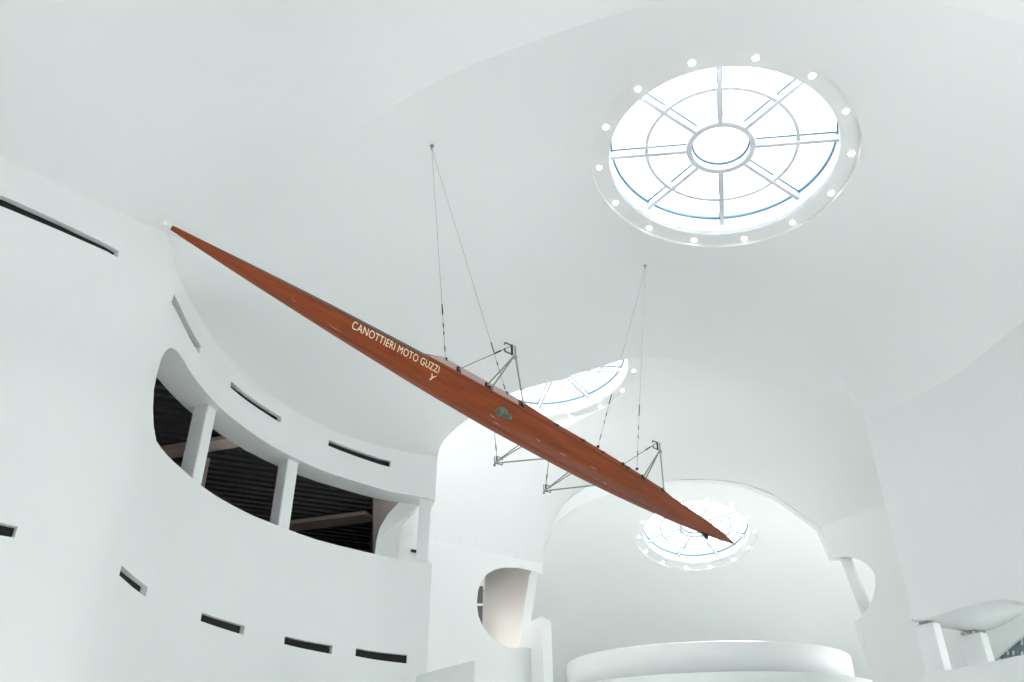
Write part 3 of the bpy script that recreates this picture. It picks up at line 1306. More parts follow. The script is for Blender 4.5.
rtop = [on_rw(*q) for q in rw_px]
low_px = [(911, 620.6), (919, 619.2), (928.4, 618), (938, 615), (950, 611), (962, 607.3), (975, 604), (990, 601), (1004.7, 599.4), (1016, 600.8), (1026, 604), (1040, 612)]
rlow = [on_rw(*q) for q in low_px]
s_end = 11.0
par_px = [(921.5, 675), (945, 670.5), (975, 665), (1024, 654.5), (1050, 649)]
pp = [on_rw(*q) for q in par_px]
s_r = rlow[-1][0] + 0.35
z_r = float(np.interp(s_r, [p[0] for p in pp], [p[1] for p in pp]))
ow = [(0.0, rlow[0][1])] + rlow + [(s_r, rlow[-1][1] - 0.3), (s_r, z_r)] + [p for p in pp[::-1] if p[0] < s_r] + [(pp[0][0], -EYE), (s_end, -EYE), (s_end, 8.3)] + \
     [(a, b + 0.05) for a, b in rtop[::-1]] + [(0.0, rtop[0][1] + 0.05)]
ow = dedupe(densify([(float(a), float(b)) for a, b in ow], 0.25), 0.01)
struct(sheet('wall_right', ow, [], grid(0, s_end, -EYE, 9, 0.5), lambda s, z: (*rwp(s), z + EYE), lambda s, z: (*rwp(s, 0.35), z + EYE), M['plaster'], near=0.15))

# curved white soffit running back from the wall's lower edge
back_px = [(913, 622), (921, 622), (935, 626.4), (949, 628.8), (960, 631), (970, 634), (982, 633), (996, 628), (1008, 622), (1018, 616), (1030, 612), (1044, 614)]
bm = bmesh.new()
A, B, C, D = [], [], [], []
for (s, z), q in zip(rlow, back_px):
    f = rwp(s, 0.012)
    e = at_line(q[0], q[1], rwp(0, 1.9), rwp(5, 1.9))
    A.append(bm.verts.new(up((*f, z - 0.02))))
    B.append(bm.verts.new(up(e)))
    C.append(bm.verts.new(up(e + np.array([0, 0, 0.12]))))
    D.append(bm.verts.new(up((*f, z + 0.12))))
for i in range(len(A) - 1):
    for X_, Y_ in ((A, B), (B, C), (C, D), (D, A)):
        bm.faces.new((X_[i], X_[i + 1], Y_[i + 1], Y_[i]))
for i in (0, len(A) - 1):
    bm.faces.new((A[i], B[i], C[i], D[i]))
o = obj('trim_3', bm, M['paint'], smooth=True)
struct(o)

# columns of the gallery opening
def gcol(pt, pb, wid, off, label, dep=0.24, capw=0.9):
    a, b = at_line(*pt, rwp(0, off), rwp(5, off)), at_line(*pb, rwp(0, off), rwp(5, off))
    c = (a + b)[:2] / 2
    e = empty('column', (c[0], c[1], min(a[2], b[2]) - 0.3 + EYE), (0, 0, math.atan2(rwd[1], rwd[0])))
    h = abs(a[2] - b[2]) + 0.3
    bm = bmesh.new()
    boxm(bm, Matrix.Translation((0, 0, h / 2)), wid, dep, h)
    bmesh.ops.bevel(bm, geom=bm.edges[:], offset=0.012, segments=2, affect='EDGES')
    obj('shaft', bm, M['paint'], e)
    bm = bmesh.new()
    boxm(bm, Matrix.Translation((0, 0, h + 0.02)), wid * capw, dep * 0.9, 0.07)
    obj('cap_plate', bm, M['steel'], e)
    for k in ((-1, 1) if capw > 0.6 else ()):
        bm = bmesh.new()
        tube(bm, (k * wid * 0.2, -dep * 0.45 - 0.012, h + 0.02), (k * wid * 0.2, -dep * 0.45, h + 0.02), 0.02, 10)
        obj('bolt', bm, M['ball'], e)
    tag(e, label, 'column', 'columns in the right gallery opening')


gcol((929, 624), (938, 676), 0.40, 0.30, 'white square column at the left end of the right gallery opening', capw=0.45)
gcol((975, 634), (981, 668), 0.44, 1.7, 'white square column with bolted grey cap in the right gallery opening')

# inner wall, beam and windows of the gallery
bm = bmesh.new()
g0, g1 = at_line(930, 640, rwp(0, 3.0), rwp(5, 3.0)), at_line(986, 640, rwp(0, 3.0), rwp(5, 3.0))
ring = [g0[:2], g1[:2], g1[:2] + [0.2, 0.1], g0[:2] + [0.2, 0.1]]
prism(bm, [up((*v, 0.5)) for v in ring], [up((*v, 3.8)) for v in ring])
struct(obj('wall_back', bm, M['plaster']))
b1 = at_line(941, 668, rwp(0, 1.95), rwp(5, 1.95))
b2 = at_line(969, 659.5, rwp(0, 1.9), rwp(5, 1.9))
bm = bmesh.new()
dv = (b2 - b1)
mt = Matrix.Translation(up((b1 + b2) / 2)) @ Vector(dv).to_track_quat('X', 'Z').to_matrix().to_4x4()
boxm(bm, mt, np.linalg.norm(dv) + 0.2, 0.2, 0.26)
bmesh.ops.bevel(bm, geom=bm.edges[:], offset=0.02, segments=2, affect='EDGES')
tag(obj('cross_beam', bm, M['paint']), 'white beam running between the two gallery columns', 'beam')
# sloped ceiling piece right of the second column
bm = bmesh.new()
q = [at_line(*p, rwp(0, 2.3), rwp(5, 2.3)) for p in ((984, 632), (1040, 606), (1040, 622), (1024, 634), (988, 664))]
nb = np.array([0.08, 0.04, 0])
prism(bm, [up(p) for p in q], [up(p + nb) for p in q])
struct(obj('trim_4', bm, M['plaster']))
for k in range(3):
    e = empty('window_%d' % (k + 4), (0, 0, 0))
    x0 = 990 + 14 * k
    c4 = [at_line(*p, rwp(0, 2.45), rwp(5, 2.45)) for p in ((x0, 672), (x0 + 13.5, 672), (x0 + 13.5, 622), (x0, 634))]
    p0 = c4[0]
    e.location = up(p0)
    ux, uz = c4[1] - c4[0], c4[3] - c4[0]
    uw = np.cross(ux, uz)
    uw /= np.linalg.norm(uw)
    bm = bmesh.new()
    for (a, b) in ((0, 1), (1, 2), (2, 3), (3, 0)):
        tube(bm, V(c4[a] - p0), V(c4[b] - p0), 0.055, 6)
    tube(bm, V(uz * 0.62), V(uz * 0.62 + ux), 0.05, 6)
    tube(bm, V(uz * 0.40), V(uz * 0.40 + ux), 0.03, 6)
    tube(bm, V(ux * 0.5), V(ux * 0.5 + uz * 0.9), 0.03, 6)
    obj('window_frame', bm, M['winframe'], e)
    bm = bmesh.new()
    q4 = [ux * 0.03 + uz * 0.02, ux * 0.97 + uz * 0.02, ux * 0.97 + uz * 0.85, ux * 0.03 + uz * 0.9]
    prism(bm, [V(c) for c in q4], [V(c + uw * 0.02) for c in q4])
    obj('pane', bm, M['glass'], e)
    struct(e)

# entrance side behind the camera: unseen walls, open gaps below sized to admit light
bm = bmesh.new()
boxm(bm, Matrix.Translation((0.5, -7.2, 7.45)), 28, 0.4, 10.7)
struct(obj('wall_back', bm, M['plaster']))
bm = bmesh.new()
prism(bm, [(14, -7, 2.0), (14.3, -7, 2.0), (14.3, 4, 2.0), (14, 4, 2.0)], [(14, -7, 13), (14.3, -7, 13), (14.3, 4, 13), (14, 4, 13)])
struct(obj('wall_right', bm, M['plaster']))
bm = bmesh.new()
lw = wl(-60)
prism(bm, [(-13, -7, 0), (-13.3, -7, 0), (lw[0] - 0.3, lw[1], 0), (lw[0], lw[1], 0)], [(-13, -7, 13), (-13.3, -7, 13), (lw[0] - 0.3, lw[1], 13), (lw[0], lw[1], 13)])
struct(obj('wall_left', bm, M['plaster']))

slab([(14.0, 3.9), (14.3, 3.9), (13.5, 6.5), (13.1, 6.5)], 5.6, 12.5, M['plaster'], 'wall_right')  # unseen; gap beneath left open to send light to the left wall

# main floor
bm = bmesh.new()
boxm(bm, Matrix.Translation((0, 12, -0.15)), 50, 50, 0.3)
struct(obj('floor', bm, M['floor']))


# ------------------------------------------------------------------ skylights
def build_skylight(s, idx, label):
    mtx = Matrix(((s['X'][0], s['Y'][0], s['U'][0], s['c'][0]), (s['X'][1], s['Y'][1], s['U'][1], s['c'][1]),
                  (s['X'][2], s['Y'][2], s['U'][2], s['c'][2] + EYE), (0, 0, 0, 1)))
    e = empty('window_%d' % idx, (0, 0, 0))
    e.matrix_world = mtx
    struct(e)

    def lathe(bm, prof, n=96, sm=True):
        rings = []
        for i in range(n):
            a = 2 * PI * i / n
            rings.append([bm.verts.new((r * math.cos(a), r * math.sin(a), z)) for r, z in prof])
        m_ = len(prof)
        for i in range(n):
            A_, B_ = rings[i], rings[(i + 1) % n]
            for j in range(m_):
                bm.faces.new((A_[j], B_[j], B_[(j + 1) % m_], A_[(j + 1) % m_]))

    H = 0.30
    # recessed soffit ring that carries the lamps, with its outer upstand
    bm = bmesh.new()
    lathe(bm, [(R_IN, 0), (R_OUT + 0.06, 0), (R_OUT + 0.06, 0.1), (R_IN, 0.1)])
    obj('lamp_ring', bm, M['plaster'], e)
    bm = bmesh.new()
    lathe(bm, [(R_IN, 0.002), (R_IN, 0.55), (R_IN + 0.1, 0.55), (R_IN + 0.1, 0.1)])
    obj('drum', bm, M['frame'], e)
    # glass
    bm = bmesh.new()
    bmesh.ops.create_circle(bm, cap_ends=True, segments=96, radius=R_IN - 0.005, matrix=Matrix.Translation((0, 0, H + 0.12)))
    obj('pane', bm, M['glass'], e)
    # hub ring, middle ring
    bm = bmesh.new()
    lathe(bm, [(0.47, H - 0.04), (0.56, H - 0.04), (0.56, H + 0.1), (0.47, H + 0.1)])
    obj('hub_ring', bm, M['frame'], e)
    bm = bmesh.new()
    lathe(bm, [(1.19, H - 0.03), (1.245, H - 0.03), (1.245, H + 0.1), (1.19, H + 0.1)])
    obj('middle_ring', bm, M['frame'], e)
    bm = bmesh.new()
    lathe(bm, [(R_IN - 0.03, H + 0.08), (R_IN - 0.002, H + 0.08), (R_IN - 0.002, H + 0.12), (R_IN - 0.03, H + 0.12)])
    obj('gasket', bm, M['gasket'], e)
    bm = bmesh.new()
    lathe(bm, [(0.445, H + 0.09), (0.47, H + 0.09), (0.47, H + 0.12), (0.445, H + 0.12)])
    obj('gasket', bm, M['gasket'], e)
    for k in range(8):
        a = s['a0'] + k * PI / 4
        r0, r1 = 0.55, R_IN
        rm = (r0 + r1) / 2
        mt = Matrix.Rotation(a, 4, 'Z') @ Matrix.Translation((rm, 0, 0))
        bm = bmesh.new()
        boxm(bm, mt @ Matrix.Translation((0, 0, H + 0.03)), r1 - r0, 0.05, 0.14)
        boxm(bm, mt @ Matrix.Translation((0, 0, H - 0.045)), r1 - r0, 0.065, 0.02)
        br = obj('glazing_bar', bm, M['frame'], e)
        bm = bmesh.new()
        boxm(bm, mt @ Matrix.Translation((0, 0, H + 0.11)), r1 - r0, 0.09, 0.016)
        obj('gasket', bm, M['gasket'], br)
    return e, mtx


def socket(mtx, ang):
    """recessed lamp: chrome-less white collar with a glowing lens"""
    P = mtx @ Matrix.Rotation(ang, 4, 'Z') @ Matrix.Translation((R_BULB, 0, 0))
    return P


proto = None
names = ['nearest skylight', 'middle half-hidden skylight', 'farthest skylight']
first_px = [(744.1, 237.7), (599.2, 405.5), (710.6, 566.3)]
# which lamps the photo shows, labelled by where they sit on their ring
for i, s in enumerate(SKY):
    e, mtx = build_skylight(s, i + 1, names[i])
    r = ray(*first_px[i])
    P = r * ((s['N'] @ s['c']) / (s['N'] @ r)) - s['c']
    a_f = math.atan2(P @ s['Y'], P @ s['X'])
    for k in range(14):
        ang = a_f + k * 2 * PI / 14
        loc = socket(mtx, ang)
        if i == 1:
            w = loc.translation
            # only the far right side of this ring shows beyond the ceiling edge
            wy = w.y
            d = np.array([w.x, w.y, w.z - EYE])
            Zc = d[1] * math.cos(PITCH) + d[2] * math.sin(PITCH)
            qx = 512 + FOC * d[0] / Zc
            if wy < s['c'][1] - 0.9:
                continue
        if proto is None:
            t = empty('ring_lamp', (0, 0, 0))
            bm = bmesh.new()
            n = 20
            rings = []
            for j in range(n):
                a = 2 * PI * j / n
                rings.append([bm.verts.new((q * math.cos(a), q * math.sin(a), z)) for q, z in ((0.062, -0.002), (0.062, -0.016), (0.046, -0.016), (0.044, -0.004))])
            for j in range(n):
                A_, B_ = rings[j], rings[(j + 1) % n]
                for h in range(4):
                    bm.faces.new((A_[h], B_[h], B_[(h + 1) % 4], A_[(h + 1) % 4]))
            obj('collar', bm, M['ball'], t)
            bm = bmesh.new()
            bmesh.ops.create_uvsphere(bm, u_segments=16, v_segments=8, radius=0.048, matrix=Matrix.Translation((0, 0, -0.012)) @ Matrix.Diagonal((1, 1, 0.75, 1)))
            obj('bulb', bm, M['lamp'], t, smooth=True)
            proto = t
        else:
            t = proto.copy()
            COL.objects.link(t)
            for ch in proto.children:
                c_ = ch.copy()
                COL.objects.link(c_)
                c_.parent = t
        t.matrix_world = loc
        clock = math.degrees(ang - s['a0'])
        def pix(w):
            d = np.array([w[0], w[1], w[2] - EYE])
            Zc = d[1] * math.cos(PITCH) + d[2] * math.sin(PITCH)
            return 512 + FOC * d[0] / Zc, 341 - FOC * (d[2] * math.cos(PITCH) - d[1] * math.sin(PITCH)) / Zc
        lx, ly = pix(loc.translation)
        cx_, cy_ = pix(up(s['c']))
        hh = (math.degrees(math.atan2(lx - cx_, (cy_ - ly) * 1.4)) / 30) % 12
        h2 = int(round(hh * 2)) % 24
        word = ['twelve', 'one', 'two', 'three', 'four', 'five', 'six', 'seven', 'eight', 'nine', 'ten', 'eleven'][h2 // 2]
        clock = ("half past %s" % word) if h2 % 2 else ("%s o'clock" % word)
        tag(t, "small round lamp at %s on the rim of the %s" % (clock, names[i]), 'lamp', 'lamps around the %s' % names[i])

# ------------------------------------------------------------------ the racing shell
BOW = np.array([-2.570, 4.779, 3.763])
STERN = np.array([4.260, 15.233, 4.321])
ax_ = (STERN - BOW)
LEN = float(np.linalg.norm(ax_))
ax_ = ax_ / LEN
sd = np.cross(ax_, [0, 0, 1.0])
sd /= np.linalg.norm(sd)                              # towards the camera side
upv = np.cross(sd, ax_)
# shell frame: X along the hull, Y to the far side, Z up.  The builders below measure y towards
# the near side; every shell mesh is mirrored once at the end so the frame stays right-handed
BM = Matrix(((ax_[0], -sd[0], upv[0], BOW[0]), (ax_[1], -sd[1], upv[1], BOW[1]), (ax_[2], -sd[2], upv[2], BOW[2] + EYE), (0, 0, 0, 1)))
shell = empty('rowing_shell', (0, 0, 0))
shell.matrix_world = BM
tag(shell, 'long varnished wooden racing rowing shell hanging from the ceiling on cables', 'boat')

BT = [0, 0.35, 0.74, 1.84, 3.1, 4.4, 6.25, 7.5, 8.5, 9.7, 10.8, 11.7, 12.2, 12.5]
BB = [0.015, 0.075, 0.135, 0.27, 0.40, 0.49, 0.53, 0.51, 0.46, 0.38, 0.28, 0.16, 0.08, 0.015]
_t = np.linspace(0, 12.5, 501)
_b = np.interp(_t, BT, BB)
_kk = np.ones(31) / 31
_bs = np.convolve(np.pad(_b, 15, mode='reflect', reflect_type='odd'), _kk, mode='valid')


def beamw(t):
    return max(0.012, float(np.interp(t, _t, _bs))) / 2


def depth(t):
    return 0.03 + 0.41 * 2 * beamw(t)


def sect(t, v):
    """v from 0 (near gunwale) over the keel (0.5) to 1 (far gunwale); gunwale at Z=0"""
    th = PI * v
    b, d = beamw(t), depth(t)
    c, s_ = math.cos(th), math.sin(th)
    y = b * math.copysign(abs(c) ** 0.8, c)
    z = -d * abs(s_) ** 0.85
    return y, z


def hull_pt(t, v, off=0.0):
    y, z = sect(t, v)
    if off:
        y2, z2 = sect(t, min(1, v + 0.01))
        y1, z1 = sect(t, max(0, v - 0.01))
        ty, tz = y2 - y1, z2 - z1
        l = math.hypot(ty, tz) or 1
        ny, nz = tz / l, -ty / l
        if ny * y + nz * (z + depth(t) * 0.3) < 0:
            ny, nz = -ny, -nz
        y += ny * off
        z += nz * off
    return Vector((t, y, z))


NT, NV = 160, 48
bm = bmesh.new()
rows = []
for i in range(NT + 1):
    t = 12.5 * i / NT
    rows.append([bm.verts.new(hull_pt(t, j / NV)) for j in range(NV + 1)])
for i in range(NT):
    for j in range(NV):
        f = bm.faces.new((rows[i][j], rows[i + 1][j], rows[i + 1][j + 1], rows[i][j + 1]))
for i in (0, NT):
    bm.faces.new(rows[i])
hull = obj('hull', bm, M['wood'], shell, smooth=True)
sol = hull.modifiers.new('plank', 'SOLIDIFY')
sol.thickness = 0.006
sol.offset = 0


def deck(t0, t1, crown, m, name, n=60):
    bm = bmesh.new()
    rows = []
    for i in range(n + 1):
        t = t0 + (t1 - t0) * i / n
        b = beamw(t)
        rows.append([bm.verts.new((t, b * (1 - 2 * j / 8) * 1.0, 0.004 + crown(t) * math.sin(PI * j / 8))) for j in range(9)])
    low = [[bm.verts.new((v.co.x, v.co.y, v.co.z - 0.012)) for v in r] for r in rows]
    for i in range(n):
        for j in range(8):
            bm.faces.new((rows[i][j], rows[i][j + 1], rows[i + 1][j + 1], rows[i + 1][j]))
            bm.faces.new((low[i][j], low[i + 1][j], low[i + 1][j + 1], low[i][j + 1]))
        for j in (0, 8):
            bm.faces.new((rows[i][j], rows[i + 1][j], low[i + 1][j], low[i][j]))
    return obj(name, bm, m, shell, smooth=True)


tag(deck(0.02, 3.0, lambda t: 0.05 * min(1, t / 2), M['canvas'], 'bow_deck'), 'dark grey canvas deck')
tag(deck(9.3, 12.48, lambda t: 0.05 * min(1, (12.5 - t) / 2), M['canvas'], 'stern_deck'), 'dark grey canvas deck')
# gunwale rails, both sides
for sgn in (1, -1):
    prof = [(0.012, -0.02), (0.012, 0.012), (-0.016, 0.012), (-0.016, -0.02)]
    for G0, G1, mm in ((0.05, 2.85, M['canvas']), (2.85, 12.45, M['wood'])):
        bm = bmesh.new()
        rows = []
        n_ = int((G1 - G0) * 10)
        for i in range(n_ + 1):
            t = G0 + (G1 - G0) * i / n_
            b = beamw(t)
            g_ = min(1.0, (t + 0.08) / 1.6, (12.6 - t) / 1.6)
            k_ = 0.5 if G0 < 1 else 1.0
            rows.append([bm.verts.new((t, sgn * (b + y * g_), z * g_ * (k_ if z < 0 else 1))) for y, z in prof])
        for a, b in zip(rows[:-1], rows[1:]):
            for j in range(4):
                bm.faces.new((a[j], b[j], b[(j + 1) % 4], a[(j + 1) % 4]))
        bm.faces.new(rows[0])
        bm.faces.new(rows[-1])
        o = obj('gunwale', bm, mm, shell)
        if G0 < 1:
            tag(o, 'dark grey canvas edge along the forward gunwale')
    # saxboard standing above the gunwale around the cockpit: pale forward, varnished aft
    for T0, T1, mm in ((2.9, 4.5, M['saxboard']), (4.5, 9.5, M['wood'])):
        bm = bmesh.new()
        rows = []
        for i in range(41):
            t = T0 + (T1 - T0) * i / 40
            b = beamw(t) - 0.03
            h = (0.105 if T0 < 4 else 0.105 - 0.03 * min(1, (t - 4.5) / 0.8)) * min(1, (t - 2.8) / 0.3, (9.6 - t) / 0.9) + 0.01
            rows.append([bm.verts.new((t, sgn * y, z)) for y, z in ((b + 0.012, 0.0), (b + 0.004, h), (b - 0.008, h), (b, 0.0))])
        for a, b in zip(rows[:-1], rows[1:]):
            for j in range(4):
                bm.faces.new((a[j], b[j], b[(j + 1) % 4], a[(j + 1) % 4]))
        bm.faces.new(rows[0])
        bm.faces.new(rows[-1])
        o = obj('saxboard', bm, mm, shell)
        if T0 < 4:
            tag(o, 'pale worn forward length of the saxboard')
# splashboard peak at the front of the cockpit
bm = bmesh.new()
b = beamw(2.95)
prism(bm, [Vector((2.7, 0, 0.05)), Vector((3.0, b - 0.03, 0.02)), Vector((3.0, b - 0.03, 0.085)), Vector((2.78, 0, 0.10))],
      [Vector((2.72, 0, 0.05)), Vector((3.02, b - 0.02, 0.02)), Vector((3.02, b - 0.02, 0.085)), Vector((2.80, 0, 0.10))])
prism(bm, [Vector((2.7, 0, 0.05)), Vector((3.0, -b + 0.03, 0.02)), Vector((3.0, -b + 0.03, 0.085)), Vector((2.78, 0, 0.10))],
      [Vector((2.72, 0, 0.05)), Vector((3.02, -b + 0.02, 0.02)), Vector((3.02, -b + 0.02, 0.085)), Vector((2.80, 0, 0.10))])
obj('splashboard', bm, M['canvas'], shell)
# thin dark strips overlaid lengthwise on the hull bottom
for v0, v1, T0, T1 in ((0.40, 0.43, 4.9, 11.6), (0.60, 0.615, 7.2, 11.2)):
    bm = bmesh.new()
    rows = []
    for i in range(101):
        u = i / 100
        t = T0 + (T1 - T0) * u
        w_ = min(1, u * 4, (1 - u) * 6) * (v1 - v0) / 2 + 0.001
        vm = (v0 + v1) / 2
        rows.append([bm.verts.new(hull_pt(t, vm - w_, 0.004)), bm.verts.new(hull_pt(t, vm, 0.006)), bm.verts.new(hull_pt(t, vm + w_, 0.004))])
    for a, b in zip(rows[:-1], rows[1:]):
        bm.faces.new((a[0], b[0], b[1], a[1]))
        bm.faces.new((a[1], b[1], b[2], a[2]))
    tag(obj('dark_strip', bm, M['darkwood'], shell, smooth=True), 'thin dark strip along the hull')
# keel strip and fin
bm = bmesh.new()
rows = []
for i in range(101):
    t = 0.2 + 12.1 * i / 100
    z = -depth(t)
    g_ = min(1.0, t / 1.6, (12.4 - t) / 1.6)
    rows.append([bm.verts.new((t, y * g_, z + 0.004 + (dz - 0.004) * g_)) for y, dz in ((0.012, 0.004), (0.008, -0.012), (-0.008, -0.012), (-0.012, 0.004))])
for a, b in zip(rows[:-1], rows[1:]):
    for j in range(4):
        bm.faces.new((a[j], b[j], b[(j + 1) % 4], a[(j + 1) % 4]))
obj('keel_strip', bm, M['wood'], shell)
bm = bmesh.new()
zk = -depth(10.9)
fp = [(10.7, zk - 0.004), (11.15, -depth(11.15) - 0.002), (11.08, zk - 0.09), (10.95, zk - 0.10)]
prism(bm, [Vector((t, 0.003, z)) for t, z in fp], [Vector((t, -0.003, z)) for t, z in fp])
obj('fin', bm, M['dark_steel'], shell)
# bow ball and stern fitting
bm = bmesh.new()
tube(bm, (-0.03, 0, -0.01), (0.05, 0, -0.01), 0.006)
bmesh.ops.create_uvsphere(bm, u_segments=14, v_segments=10, radius=0.022, matrix=Matrix.Translation((-0.055, 0, -0.01)))
tag(obj('bow_ball', bm, M['ball'], shell, smooth=True), 'small white bow ball')
bm = bmesh.new()
tube(bm, (12.42, 0, -0.02), (12.62, 0, -0.045), 0.012, 10, 0.004)
tag(obj('stern_tip', bm, M['dark_steel'], shell), 'dark metal stern tip')


# lettering wrapped on the near side, from a text curve turned into a mesh
def wrapped_text(body, size, t0, width, v_top, name, parent=None):
    cu = bpy.data.curves.new('t', 'FONT')
    cu.body = body
    cu.size = size
    cu.space_character = 1.05
    ob = bpy.data.objects.new('t', cu)
    COL.objects.link(ob)
    dg = bpy.context.evaluated_depsgraph_get()
    me = bpy.data.meshes.new_from_object(ob.evaluated_get(dg))
    bpy.data.objects.remove(ob)
    xs = [v.co.x for v in me.vertices]
    ys = [v.co.y for v in me.vertices]
    x0, x1, y0, y1 = min(xs), max(xs), min(ys), max(ys)
    bm = bmesh.new()
    bm.from_mesh(me)
    bpy.data.meshes.remove(me)
    bmesh.ops.triangulate(bm, faces=bm.faces)
    hgt = size * 0.72
    for k in range(1, 6):
        yy = y0 + (y1 - y0) * k / 6
        bmesh.ops.bisect_plane(bm, geom=bm.verts[:] + bm.edges[:] + bm.faces[:], plane_co=(0, yy, 0), plane_no=(0, 1, 0))
    bmesh.ops.triangulate(bm, faces=bm.faces)
    for v in bm.verts:
        t = t0 + (v.co.x - x0) / (x1 - x0) * width
        g = (y1 - v.co.y) / (y1 - y0) * hgt
        # arc length down the section
        girth = PI * (beamw(t) + depth(t)) / 2
        vv = v_top + g / girth
        v.co = hull_pt(t, vv, 0.006)
    o = obj(name, bm, M['cream'], shell)
    return o


def t_of(px, py):
    s_ = math.hypot(px - 172, py - 226)
    return s_ / (130.7 - 0.1243 * s_)


tag(wrapped_text('CANOTTIERI MOTO GUZZI', 0.105, 1.83, 1.21, 0.045, 'lettering'), 'cream painted club name')
# small crest: a spread-wing mark
bm = bmesh.new()
def crest_pt(t, v):
    return bm.verts.new(hull_pt(t, v, 0.006))
tc_, vc_ = 3.0, 0.25
for k in range(3):
    w_ = 0.045 - 0.012 * k
    dv_ = 0.022 * k
    for sg in (-1, 1):
        bm.faces.new([crest_pt(tc_, vc_ + dv_ + 0.035), crest_pt(tc_ + sg * w_, vc_ + dv_ - 0.03), crest_pt(tc_ + sg * w_ * 0.75, vc_ + dv_ - 0.03), crest_pt(tc_, vc_ + dv_ + 0.018)])
bm.faces.new([crest_pt(tc_ - 0.012, vc_ + 0.10), crest_pt(tc_ + 0.012, vc_ + 0.10), crest_pt(tc_ + 0.006, vc_ + 0.03), crest_pt(tc_ - 0.006, vc_ + 0.03)])
tag(obj('crest', bm, M['cream'], shell), 'small cream crest')
# weathered green-grey oval mark
bm = bmesh.new()
ctr = bm.verts.new(hull_pt(4.22, 0.225, 0.006))
pr = []
rnd_ = random.Random(7)
for k in range(40):
    a = 2 * PI * k / 40
    q = 1 + 0.14 * math.sin(3 * a + 1) + 0.08 * math.sin(7 * a) + rnd_.uniform(-0.12, 0.12)
    pr.append((q, a))
r1 = [bm.verts.new(hull_pt(4.22 + 0.08 * q * math.cos(a), 0.225 + 0.042 * q * math.sin(a), 0.006)) for q, a in pr]
r2 = [bm.verts.new(hull_pt(4.22 + 0.155 * q * math.cos(a), 0.225 + 0.085 * q * math.sin(a), 0.006)) for q, a in pr]
for k in range(40):
    bm.faces.new((ctr, r1[k], r1[(k + 1) % 40]))
    bm.faces.new((r1[k], r2[k], r2[(k + 1) % 40], r1[(k + 1) % 40]))
tag(obj('faded_badge', bm, M['patina'], shell), 'weathered green and grey oval mark')
# scratches / scuffs of bare wood
for (t, v, l) in ((4.05, 0.36, 0.14), (4.2, 0.44, 0.16), (3.95, 0.50, 0.10), (5.0, 0.33, 0.12), (5.55, 0.34, 0.20), (4.95, 0.5, 0.08), (6.3, 0.28, 0.2), (6.9, 0.45, 0.15), (1.6, 0.42, 0.2), (1.15, 0.33, 0.07)):
    bm = bmesh.new()
    bm.faces.new([bm.verts.new(hull_pt(t, v, 0.005)), bm.verts.new(hull_pt(t + l / 2, v + 0.012, 0.005)), bm.verts.new(hull_pt(t + l, v + 0.008, 0.005)), bm.verts.new(hull_pt(t + l / 2, v - 0.002, 0.005))])
    obj('scuff', bm, M['saxboard'], shell)

# interior: keelson floor, seats, foot stretchers
bm = bmesh.new()
rows = []
for i in range(41):
    t = 3.0 + 6.2 * i / 40
    b = beamw(t) * 0.7
    rows.append([bm.verts.new((t, y, z)) for y, z in ((b, -0.11), (-b, -0.11), (-b, -0.125), (b, -0.125))])
for a, b in zip(rows[:-1], rows[1:]):
    for j in range(4):
        bm.faces.new((a[j], b[j], b[(j + 1) % 4], a[(j + 1) % 4]))
obj('floorboard', bm, M['wood'], shell)
for t in (4.2, 5.4, 6.6, 7.8):
    bm = bmesh.new()
    boxm(bm, Matrix.Translation((t, 0, -0.05)), 0.26, 0.30, 0.02)
    bmesh.ops.bevel(bm, geom=bm.edges[:], offset=0.008, segments=2, affect='EDGES')
    obj('seat', bm, M['wood'], shell)
    bm = bmesh.new()
    boxm(bm, Matrix.Translation((t - 0.62, 0, -0.04)) @ Matrix.Rotation(math.radians(45), 4, 'Y'), 0.22, 0.26, 0.015)
    obj('foot_stretcher', bm, M['wood'], shell)


# riggers
def loc_of(px, py, z):
    """hull-frame (t, y) of a sight line at height z above the gunwale plane"""
    r = ray(px, py)
    # P = k r ; local z = upv.(P-BOW) = z
    k = (z + upv @ BOW) / (upv @ r)
    P = r * k - BOW
    return float(P @ ax_), float(P @ sd)


